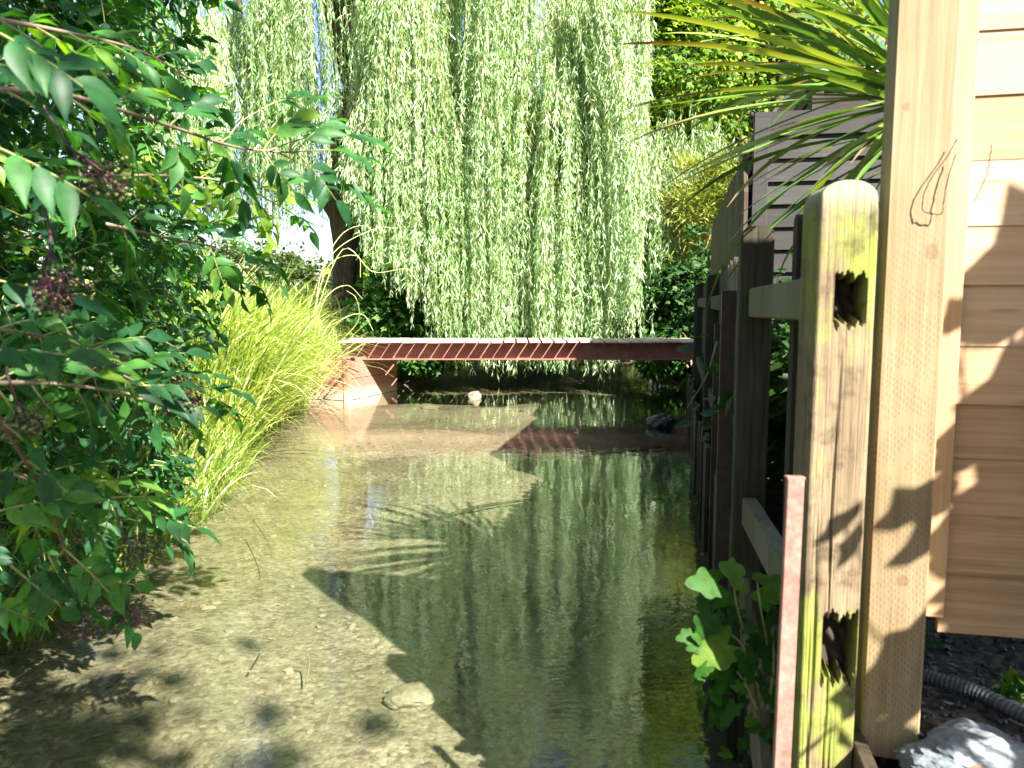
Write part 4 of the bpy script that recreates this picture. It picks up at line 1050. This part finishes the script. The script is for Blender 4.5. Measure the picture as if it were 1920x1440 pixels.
# near leaves at the left edge
for px, py, Y, dx, dy, ln in ((-60, 120, 1.1, 1, .1, .17), (-50, 260, 1.05, 1, -.35, .2), (-50, 520, 1.15, 1, -.1, .17), (20, 1060, 1.3, .6, -.8, .16), (90, 1040, 1.32, .2, -1, .16), (-40, 970, 1.2, .9, .3, .16), (-60, 660, 1.05, .9, .1, .16), (-30, 1130, 1.4, .9, -.4, .12), (-50, 40, 1.0, 1, -.4, .18)):
    compound(at(px, py, Y), np.array([dx, .25, dy]), np.array([.2 * rng.normal(), -.75, .8]), ln * .72, rng.random() * .9)
stem_mb.build('branch', M['twig'], el_, True)
rach.build('stem', M['green_stem'], el_)
EP = np.array(EP); ED = np.array(ED); EN = np.array(EN); ES = np.array(ES); ET = np.array(ET)
V, F = scatter(ELDER[0], ELDER[1], EP, frames(ED, EN), np.stack([ES * rng.uniform(.9, 1.15, len(ES)), ES, ES], -1))
mesh_obj('foliage', V, F, M['elder_leaf'], el_, np.repeat(ET, len(ELDER[0])), smooth=True)
print('elder leaflets', len(EP))
# berry clusters
g = (1 + 5 ** .5) / 2
ICO = np.array([[-1, g, 0], [1, g, 0], [-1, -g, 0], [1, -g, 0], [0, -1, g], [0, 1, g], [0, -1, -g], [0, 1, -g], [g, 0, -1], [g, 0, 1], [-g, 0, -1], [-g, 0, 1]]) / math.hypot(1, g)
ICOF = np.array([[0, 11, 5], [0, 5, 1], [0, 1, 7], [0, 7, 10], [0, 10, 11], [1, 5, 9], [5, 11, 4], [11, 10, 2], [10, 7, 6], [7, 1, 8], [3, 9, 4], [3, 4, 2], [3, 2, 6], [3, 6, 8], [3, 8, 9], [4, 9, 5], [2, 4, 11], [6, 2, 10], [8, 6, 7], [9, 8, 1]])
def berries(p, dirv, size, ripe, nray=5):
    p = np.asarray(p, float); dirv = nrm(np.asarray(dirv, float)); mb = MB(); BP = []
    st = p - dirv * size * .9
    mb.add(*tube(wiggly(st, p, 5, .1), [.0022] * 5, 5), tint=.6)
    for q in range(nray):
        a = p + nrm(dirv * .9 + rng.normal(size=3) * .55) * size * .55
        mb.add(*tube(wiggly(p, a, 4, .12), np.linspace(.0016, .001, 4), 4), tint=rng.random())
        for w_ in range(5):
            b = a + nrm(dirv * .7 + rng.normal(size=3) * .7) * size * .4
            mb.add(*tube(wiggly(a, b, 3, .1), np.linspace(.001, .0007, 3), 3), tint=rng.random())
            for y_ in range(5):
                c = b + nrm(dirv * .4 + rng.normal(size=3)) * size * .16
                mb.add(*tube(np.array([b, c]), .0006, 3, cap=False), tint=rng.random()); BP.append(c)
    o = mb.build('berry_cluster', M['purple_stem'], el_)
    BP = np.array(BP); n = len(BP)
    V, F = scatter(ICO, [ICOF], BP, np.repeat(np.eye(3)[None], n, 0), rng.uniform(.0022, .0034, n))
    b = mesh_obj('fruit', V, F, M['berries'], el_, np.repeat(np.clip(ripe + .22 * rng.normal(size=n), 0, 1), 12), smooth=True)
    b.parent = o; b['kind'] = 'stuff'; return o
for px, py, Y, dv, sz, ripe in ((140, 285, 1.15, (.5, 0, -.8), .085, .75), (95, 470, 1.15, (.1, 0, -1), .095, .5), (300, 745, 1.5, (.8, 0, -.5), .09, .45), (30, 750, 1.2, (.2, 0, -1), .06, .85), (232, 1010, 1.45, (.2, 0, -1), .07, .5), (200, 1120, 1.4, (.0, 0, -1), .085, .25), (165, 655, 1.6, (.6, 0, -.5), .06, .4)):
    berries(at(px, py, Y), dv, sz, ripe)

# ------------------------------------------------------------------ reeds on the left bank
def blades(n, xf, yr, hr, wr, lean, tone, zoff=0.0):
    mb = MB(); k = 8; t = np.linspace(0, 1, k)
    for q in range(n):
        y = rng.uniform(*yr); x = xf(y); z = max(gzs(x, y), -.12) + zoff
        az = rng.normal() * 1.1 + lean(y); hd = np.array([math.cos(az), math.sin(az), 0]); ln = rng.uniform(*hr)
        el = R(rng.uniform(52, 88)); sag = rng.uniform(.3, 2.3)
        ang = el - sag * t ** 1.7
        P = np.array([x, y, z]) + np.concatenate([[np.zeros(3)], np.cumsum((np.cos(ang)[:-1, None] * hd + np.sin(ang)[:-1, None] * UZ) * ln / (k - 1), 0)])
        w = rng.uniform(*wr) * np.interp(t, [0, .3, .75, 1], [.7, 1, .7, .05])
        fa = rng.uniform(-.8, .8); sd = math.cos(fa) * np.cross(hd, UZ) + math.sin(fa) * hd
        V = np.concatenate([P - sd * w[:, None], P + sd * w[:, None]]); i = np.arange(k - 1)
        mb.add(V, np.stack([i, k + i, k + i + 1, i + 1], -1), (1.0 if rng.random() < .08 else np.clip(tone + .27 * rng.normal(), 0, .95)))
    return mb
def reed_x(y): return float(XL(y)) + .12 - abs(rng.normal()) * .55
tag(blades(3800, reed_x, (5.6, 8.5), (.6, 1.5), (.004, .014), lambda y: -.25, .55).build('reeds', M['reed'], base=(-2.3, 6.5, .2)),
    'bright yellow green reeds arching over the left bank to the water', 'reeds', kind='stuff')
tag(blades(700, lambda y: float(XL(y)) + .22 - abs(rng.normal()) * .25, (2.6, 5.6), (.3, .65), (.004, .008), lambda y: 0.0, .35).build('sedge', M['reed'], base=(-2.0, 3.6, .1)),
    'short sedge growing at the water edge below the elder', 'sedge', kind='stuff')
def bank_x(y): return float(XL(y)) - .4 - abs(rng.normal()) * 2.0
tag(blades(2600, bank_x, (9.6, 16), (.2, .55), (.005, .009), lambda y: rng.random() * 6, .4).build('bank_grass', M['reed'], base=(-3, 12, .5)), 'grass on the bank around the willow trunk', 'grass', kind='stuff')
def meadow_x(y): return -2.5 - rng.random() * .62 * y
tag(blades(3200, meadow_x, (10, 30), (.3, .75), (.012, .02), lambda y: rng.random() * 6, .6).build('meadow_grass', M['reed'], base=(-8, 20, .5)), 'pale meadow grass beyond the reeds', 'grass', kind='stuff')
# dry curling seed stems beside the bridge end
ds = thing('dry_grass', 'dry curling yellow grass stems beside the left end of the footbridge', 'grass', (-2.4, 8.9, .3))
for ctrl in ([(590, 640), (600, 520), (640, 440), (690, 425), (705, 470)], [(585, 640), (610, 560), (650, 535), (680, 560)], [(600, 650), (640, 600), (680, 590), (700, 620)],
             [(580, 620), (615, 500), (670, 480), (676, 520)], [(570, 600), (620, 480), (700, 430), (745, 428)], [(575, 640), (640, 470), (700, 510), (768, 506), (765, 560)], [(600, 690), (640, 640), (672, 600), (668, 560), (650, 545)]):
    P = smooth_path([at(a_, b_, 8.8 + rng.normal() * .1) for a_, b_ in ctrl], 24)
    MB().add(*tube(P, np.linspace(.006, .003, 24), 4), tint=.95).build('stem', M['reed'], ds)

# ------------------------------------------------------------------ stones and sticks in the stream
def rock(name, label, c, rad, mat, seed, cat='stone', sub=3, group=None):
    bm_v = ICO.copy(); F = ICOF.copy()
    for s in range(sub):
        mid = {}; nv = list(bm_v); NF = []
        def m(a, b):
            k = (min(a, b), max(a, b))
            if k not in mid: mid[k] = len(nv); q = (nv[a] + nv[b]) / 2; nv.append(q / np.linalg.norm(q))
            return mid[k]
        for a, b, c_ in F:
            x, y, z = m(a, b), m(b, c_), m(c_, a); NF += [[a, x, z], [b, y, x], [c_, z, y], [x, y, z]]
        bm_v = np.array(nv); F = np.array(NF)
    r = np.random.default_rng(seed); disp = np.ones(len(bm_v))
    for q in range(9):
        nn = nrm(r.normal(size=3)); h = r.uniform(.62, .95); dp = bm_v @ nn
        disp = np.minimum(disp, np.where(dp > 0, h / np.maximum(dp, .05), 9))
    for q in range(6):
        k = r.normal(size=3) * 5; disp *= 1 + .03 * np.sin(bm_v @ k + r.random() * 6) + .012 * np.sin(bm_v @ (k * 4.3) + 1)
    V = bm_v * disp[:, None] * np.array(rad) + np.array(c)
    return tag(mesh_obj(name, V, F, M[mat], base=c, tint=np.full(len(V), .5), smooth=False), label, cat, group)
p = at(1242, 796, 7.15); rock('stone', 'black wet stone breaking the water near the right bank', (p[0], p[1], .03), (.15, .11, .095), 'wet_stone', 2)
p = at(888, 746, 9.3); rock('stone', 'small pale pointed stone sitting in the shallows beyond the bridge', (p[0], p[1], .02), (.09, .07, .075), 'bed_stone', 4)
def bed_pt(px, py, z): 
    u, v = (px - 960) / FPX, (720 - py) / FPX; dd = np.array([u, cp + v * sp, -sp + v * cp]); s_ = (z - H) / dd[2]; return np.array([0, 0, H]) + dd * s_
for k, (px, py, rr, lab, mt) in enumerate(((780, 1300, (.105, .085, .05), 'large pale flat stone under the near water', 'bed_stone'), (800, 772, (.18, .12, .05), 'broad flat brown stone under water below the bridge', 'bed_stone'), (1000, 782, (.14, .1, .045), 'flat stone lying under water left of the black stone', 'bed_stone'), (960, 1110, (.04, .03, .02), 'small stone in the shade under the water', 'bed_stone'), (1130, 1110, (.045, .03, .02), 'pale chip of stone under the shaded water', 'bed_stone'), (1190, 1115, (.07, .03, .02), 'long pale stone under the shaded water near the fence', 'bed_stone'), (1060, 1070, (.035, .025, .02), 'pebble farther out in the shaded water', 'bed_stone'))):
    p = bed_pt(px, py, -.13); z = gzs(p[0], p[1]); rock('stone', lab, (p[0], p[1], z + rr[2] * .25), rr, mt, 20 + k, group='stones on the stream bed')
n = 1500; Y = 1.2 + 7.5 * rng.random(n) ** 1.6; X = XL(Y) + .1 + (XR(Y) - XL(Y) - .15) * rng.random(n); Z = gz(X, Y) + .002
V, F = scatter(ICO, [ICOF], np.stack([X, Y, Z], -1), frames(unit(n) * [1, 1, .15], unit(n) * .2 + UZ), (rng.uniform(.005, .02, n) * np.where(rng.random(n) < .04, 2.0, 1))[:, None] * rng.uniform(.6, 1.2, (n, 3)) * [1, 1.2, .5])
tag(mesh_obj('pebbles', V, F, M['bed_stone'], base=(0, 4, -.15)), 'pebbles strewn over the stream bed', 'pebbles', kind='stuff')
def stick(label, pts, r, mat='twig'):
    P = []
    for px, py, z in pts: P.append(bed_pt(px, py, z))
    P = smooth_path(P, 14); tag(MB().add(*tube(P, np.linspace(r, r * .5, 14), 6)).build('stick', M[mat], base=P[0], smooth=True), label, 'stick')
stick('pale thin stick lying under the near water', [(600, 1395, -.155), (622, 1330, -.15), (640, 1285, -.15)], .006)
stick('short dark twig poking from the water', [(470, 1255, -.1), (482, 1235, -.01), (489, 1222, .03)], .004)
stick('curved dark twig under the sunlit water', [(575, 1280, -.1), (580, 1240, -.06), (572, 1225, -.03)], .004)
stick('thin straw floating below the reeds', [(475, 975, .004), (500, 1010, .004), (512, 1045, .004)], .003, 'litter')
stick('dark forked branch under water before the bridge', [(780, 985, -.13), (900, 950, -.1), (1010, 935, -.1)], .014, 'dark_wood')
stick('dark branch lying in the shallows under the willow reflection', [(905, 838, -.12), (1020, 858, -.08), (1150, 850, -.05), (1240, 838, -.05)], .02, 'dark_wood')

# ------------------------------------------------------------------ right foreground: sapling, soil debris
sb = at(1425, 1330, 1.55)
sg = thing('sapling', 'young plant with bright lobed leaves at the foot of the mossy post', 'plant', (sb[0], sb[1], .1))
mb = MB(); SP, SD, SN, SS, ST = [], [], [], [], []
for ctrl in ([(1430, 1330), (1410, 1230), (1385, 1150), (1375, 1095)], [(1430, 1330), (1440, 1230), (1425, 1130), (1420, 1090)], [(1420, 1330), (1390, 1270), (1340, 1210)], [(1440, 1330), (1450, 1260), (1450, 1200)], [(1425, 1250), (1370, 1190), (1300, 1185)]):
    mb.add(*tube(smooth_path([at(a_, b_, 1.5 + rng.normal() * .02) for a_, b_ in ctrl], 12), np.linspace(.0035, .0015, 12), 5), tint=.5)
mb.build('stem', M['green_stem'], sg)
for px, py, dx, dz, s_, tn in ((1350, 1092, -1, .1, .095, .5), (1395, 1085, -.4, .3, .10, .8), (1425, 1098, 1, -.1, .10, .85), (1335, 1150, -.5, -.8, .08, .3), (1370, 1205, -1, -.4, .115, .95), (1345, 1245, -1, -.2, .075, .75), (1400, 1225, .2, -1, .08, .35), (1430, 1190, .3, -.9, .07, .3), (1300, 1190, -.9, -.1, .05, .4), (1365, 1255, -.3, -.9, .07, .4), (1450, 1240, .4, -.8, .06, .5), (1395, 1280, -.2, -1, .05, .4), (1320, 1200, -.5, .3, .045, .5), (1440, 1290, .3, -.7, .06, .4), (1380, 1320, -.4, -.6, .045, .35)):
    SP.append(at(px, py, 1.49 + rng.normal() * .02)); SD.append([dx, -.25, dz]); SN.append([.2 * rng.normal() + .2, -.75, .75]); SS.append(s_); ST.append(tn)
SP, SD, SN, SS, ST = map(np.array, (SP, SD, SN, SS, ST))
for k in range(90):
    q = at(rng.uniform(1315, 1455), rng.uniform(1110, 1420), 1.52 + rng.normal() * .03)
    SP = np.vstack([SP, q]); SD = np.vstack([SD, [rng.normal() * .6 - .3, -.2, rng.normal() * .5 - .6]]); SN = np.vstack([SN, [.3 * rng.normal(), -.7, .7]]); SS = np.append(SS, rng.uniform(.02, .05)); ST = np.append(ST, rng.random() * .7)
V, F = scatter(IVY[0], IVY[1], SP, frames(SD, SN), SS * .68); mesh_obj('foliage', V, F, M['sapling_leaf'], sg, np.repeat(ST, len(IVY[0])), smooth=True)
p = at(1290, 735, 3.2)
v, f = tube(smooth_path([at(1345, 640, 3.0), at(1325, 705, 3.0), at(1288, 765, 3.0)], 8), np.linspace(.006, .002, 8), 4)
tag(MB().add(v, f, .3).build('grass_blade', M['green_stem'], base=v[0]), 'single green blade sticking out of the fence over the water', 'grass blade')
p = at(1800, 1405, 1.26); rock('rubble_block', 'pale bluish lump of rubble at the foot of the new post', (p[0] + .02, p[1], .375), (.13, .08, .055), 'pale_slab', 31, 'rubble', 4)
P = smooth_path([at(1715, 1292, 1.50), at(1770, 1310, 1.46), at(1830, 1345, 1.42), at(1890, 1385, 1.36), at(1960, 1420, 1.3)], 110); P[:, 2] = .402
v, f = tube(P, .013 + .003 * (np.sin(np.arange(110) * 1.55) > 0), 12); tag(MB().add(v, f).build('ribbed_hose', M['hose'], base=P[0]), 'dark ribbed drain hose lying on the soil under the new panel', 'hose')
# loose gravel, one mass
n = 2600; X = rng.uniform(.72, 2.2, n); Y = rng.uniform(.9, 2.6, n); Z = gz(X, Y) + .001
V, F = scatter(ICO, [ICOF], np.stack([X, Y, Z], -1), frames(unit(n), unit(n)), rng.uniform(.003, .010, n)[:, None] * rng.uniform(.5, 1.2, (n, 3)))
tag(mesh_obj('gravel', V, F, M['wet_stone'], base=(1.2, 1.5, .38)), 'dark gravel on the soil below the new panel', 'gravel', kind='stuff')
n = 420; X = rng.uniform(.72, 2.2, n); Y = rng.uniform(.9, 2.4, n); Z = gz(X, Y) + .012
V, F = scatter(LEAF4[0], LEAF4[1], np.stack([X, Y, Z], -1), frames(unit(n) * [1, 1, .2], unit(n) * .4 + UZ), np.stack([rng.uniform(.015, .035, n) * .6, rng.uniform(.02, .04, n), rng.uniform(.02, .04, n)], -1))
tag(mesh_obj('leaf_litter', V, F, M['litter'], base=(1.2, 1.5, .38), tint=np.repeat(rng.random(n), 4)), 'scraps of dead leaf on the dark gravel', 'litter', kind='stuff')
n = 60
for k, (px, py, Y) in enumerate(((1740, 1200, 1.66), (1905, 1320, 1.45), (1890, 1350, 1.42))):
    p = at(px, py, Y); w_ = thing('weed', ('small green weed under the panel beside the new post', 'small green weed at the right edge of the gravel', 'leafy weed beside the drain hose')[k], 'weed', (p[0], p[1], .39))
    pts = np.repeat(np.array([[p[0], p[1], .40]]), 14, 0) + rng.normal(size=(14, 3)) * [.012, .012, .006]
    V, F = scatter(LEAF4[0], LEAF4[1], pts, frames(unit(14) + UZ * .5, unit(14) * .4 + UZ), np.full((14, 3), .032) * [.6, 1, 1]); mesh_obj('foliage', V, F, M['sapling_leaf'], w_, np.repeat(rng.random(14), 4))

# ------------------------------------------------------------------ unseen bush and tree by the camera, placed to dapple panel and near water
gs = thing('shade_shrub', 'unseen large leaved shrub beside the viewer, shaped to shade the new panel', 'shrub', (1.75, .2, .4))
GP, GS_ = [], []
sdir = SUN / SUN[2]
for px, py, Y, s_, h in ((1935, 470, 1.37, .12, .8), (1890, 525, 1.38, .11, .8), (1850, 560, 1.39, .09, .78), (1815, 595, 1.39, .07, .76), (1925, 560, 1.37, .12, .82), (1895, 590, 1.38, .10, .8), (1785, 605, 1.39, .05, .75),
                       (1925, 730, 1.37, .11, .8), (1880, 750, 1.38, .09, .8), (1840, 775, 1.38, .08, .78), (1805, 815, 1.39, .09, .78), (1780, 870, 1.39, .09, .78), (1765, 930, 1.39, .07, .76), (1920, 790, 1.37, .10, .82), (1870, 810, 1.38, .08, .8),
                       (1920, 890, 1.37, .12, .8), (1875, 930, 1.38, .12, .8), (1925, 980, 1.37, .14, .82), (1840, 990, 1.38, .12, .78), (1885, 1040, 1.38, .14, .8), (1805, 1040, 1.39, .11, .78), (1930, 1100, 1.37, .14, .82), (1850, 1110, 1.38, .13, .8), (1890, 1160, 1.38, .13, .8), (1790, 1100, 1.39, .08, .78), (1770, 1010, 1.39, .08, .77),
                       (1690, 965, 1.33, .06, .72), (1710, 1030, 1.33, .07, .72), (1730, 985, 1.33, .06, .74),
                       (1715, 1190, 1.33, .09, .72), (1680, 1240, 1.33, .10, .72), (1650, 1300, 1.33, .10, .72), (1700, 1290, 1.33, .12, .74), (1640, 1390, 1.33, .12, .74), (1700, 1400, 1.33, .13, .74), (1590, 1310, 1.31, .06, .70), (1575, 1390, 1.31, .09, .70), (1520, 1400, 1.31, .07, .70), (1470, 1405, 1.25, .06, .68),
                       (1565, 990, 1.31, .058, .70), (1585, 1030, 1.31, .05, .70)):
    GP.append(at(px, py, Y) + sdir * h); GS_.append(s_)  # leaves set along sun rays from the spots they should shade
for k in range(46):                                # the rest of its crown, farther out
    GP.append(np.array([1.62, .42, 1.35]) + rng.normal(size=3) * [.12, .13, .22]); GS_.append(rng.uniform(.08, .13))
GP = np.array(GP); GS_ = np.array(GS_); n = len(GP)
nr = SUN + .18 * rng.normal(size=(n, 3)); dr = nrm(GP - np.array([1.75, .3, 1.3])) + .3 * rng.normal(size=(n, 3)); dr[:, 2] -= .3
fr_ = frames(dr, nr); ctr = fr_[:, :, 1] * (GS_ * .36)[:, None]
GS_ = GS_ * 1.36
V, F = scatter(LOBED[0], LOBED[1], GP - ctr, fr_, np.stack([GS_ * .95, GS_, GS_], -1))
mesh_obj('foliage', V, F, M['dark_leaf'], gs, np.repeat(rng.random(n), len(LOBED[0])))
mb = MB()
for k in range(n):
    e3 = (GP - ctr)[k]; s3 = np.array([1.75, .2, .4 + rng.random() * .8])
    if k % 3 == 0: mb.add(*tube(wiggly(s3, e3, 7, .15, .1), np.linspace(.007, .002, 7), 5))
mb.build('stem', M['twig'], gs, True)
leafy_shrub('sky_block_hedge', 'unseen tall dark hedge added behind the viewer to cut sky light', 'hedge', (1.0, -5.5, .45),
            [((-3.5 + 2.0 * k, -5.5 + .3 * math.sin(k * 2.1), 1.6), (1.5, .8, 1.6)) for k in range(6)], 'dark_leaf', 7000, .26, LEAF4, wide=.7, spread=.35, stems=12)  # unseen hedge, added to cut the ambient light on the panel
tree('bank_tree', 'tree behind the viewer whose crown shades the elder', 'tree', (-1.8, -4.2, .45), 6.5, .14,
     [((.6, -1.3, 5.0), (.9, 1.0, .6)), ((-.4, -1.9, 5.0), (1.0, 1.1, .7)), ((2.1, -2.9, 5.1), (.5, .5, .4))], 'maple_leaf', 1600, .13, LOBED, nclump=70, spread=.2)

# ------------------------------------------------------------------ light, sky, camera
w = bpy.data.worlds.new('World'); sc.world = w; w.use_nodes = True
nt = w.node_tree; bg = nt.nodes['Background']
sky = nt.nodes.new('ShaderNodeTexSky'); sky.sky_type = 'NISHITA'; sky.sun_disc = False
sky.sun_elevation = math.asin(SUN[2]); sky.sun_rotation = math.atan2(SUN[0], SUN[1])
sky.air_density = 1.0; sky.dust_density = 1.5; sky.ozone_density = 1.0
nt.links.new(sky.outputs[0], bg.inputs[0]); bg.inputs[1].default_value = .055
ld = bpy.data.lights.new('sun', 'SUN'); ld.energy = 5.0; ld.angle = R(.53); ld.color = (1, .95, .86)
lo = bpy.data.objects.new('sun', ld); COL.objects.link(lo)
from mathutils import Vector
lo.rotation_euler = Vector(SUN).to_track_quat('Z', 'Y').to_euler()
cam = bpy.data.cameras.new('camera'); cam.sensor_width = 36; cam.lens = 36 * FPX / 1920; cam.clip_start = .02; cam.clip_end = 3000
cam.dof.use_dof = True; cam.dof.focus_distance = 8.0; cam.dof.aperture_fstop = 7.5
co = bpy.data.objects.new('camera', cam); COL.objects.link(co); co.location = (0, 0, H); co.rotation_euler = (R(90) - PITCH, 0, 0)
sc.camera = co
sc.view_settings.view_transform = 'Standard'; sc.view_settings.look = 'None'; sc.view_settings.exposure = 2.36; sc.view_settings.gamma = 1
cy_ = sc.cycles; cy_.max_bounces = 8; cy_.diffuse_bounces = 4; cy_.glossy_bounces = 4; cy_.transmission_bounces = 6; cy_.transparent_max_bounces = 8
cy_.caustics_reflective = False; cy_.caustics_refractive = False; cy_.use_denoising = True; cy_.sample_clamp_indirect = 6
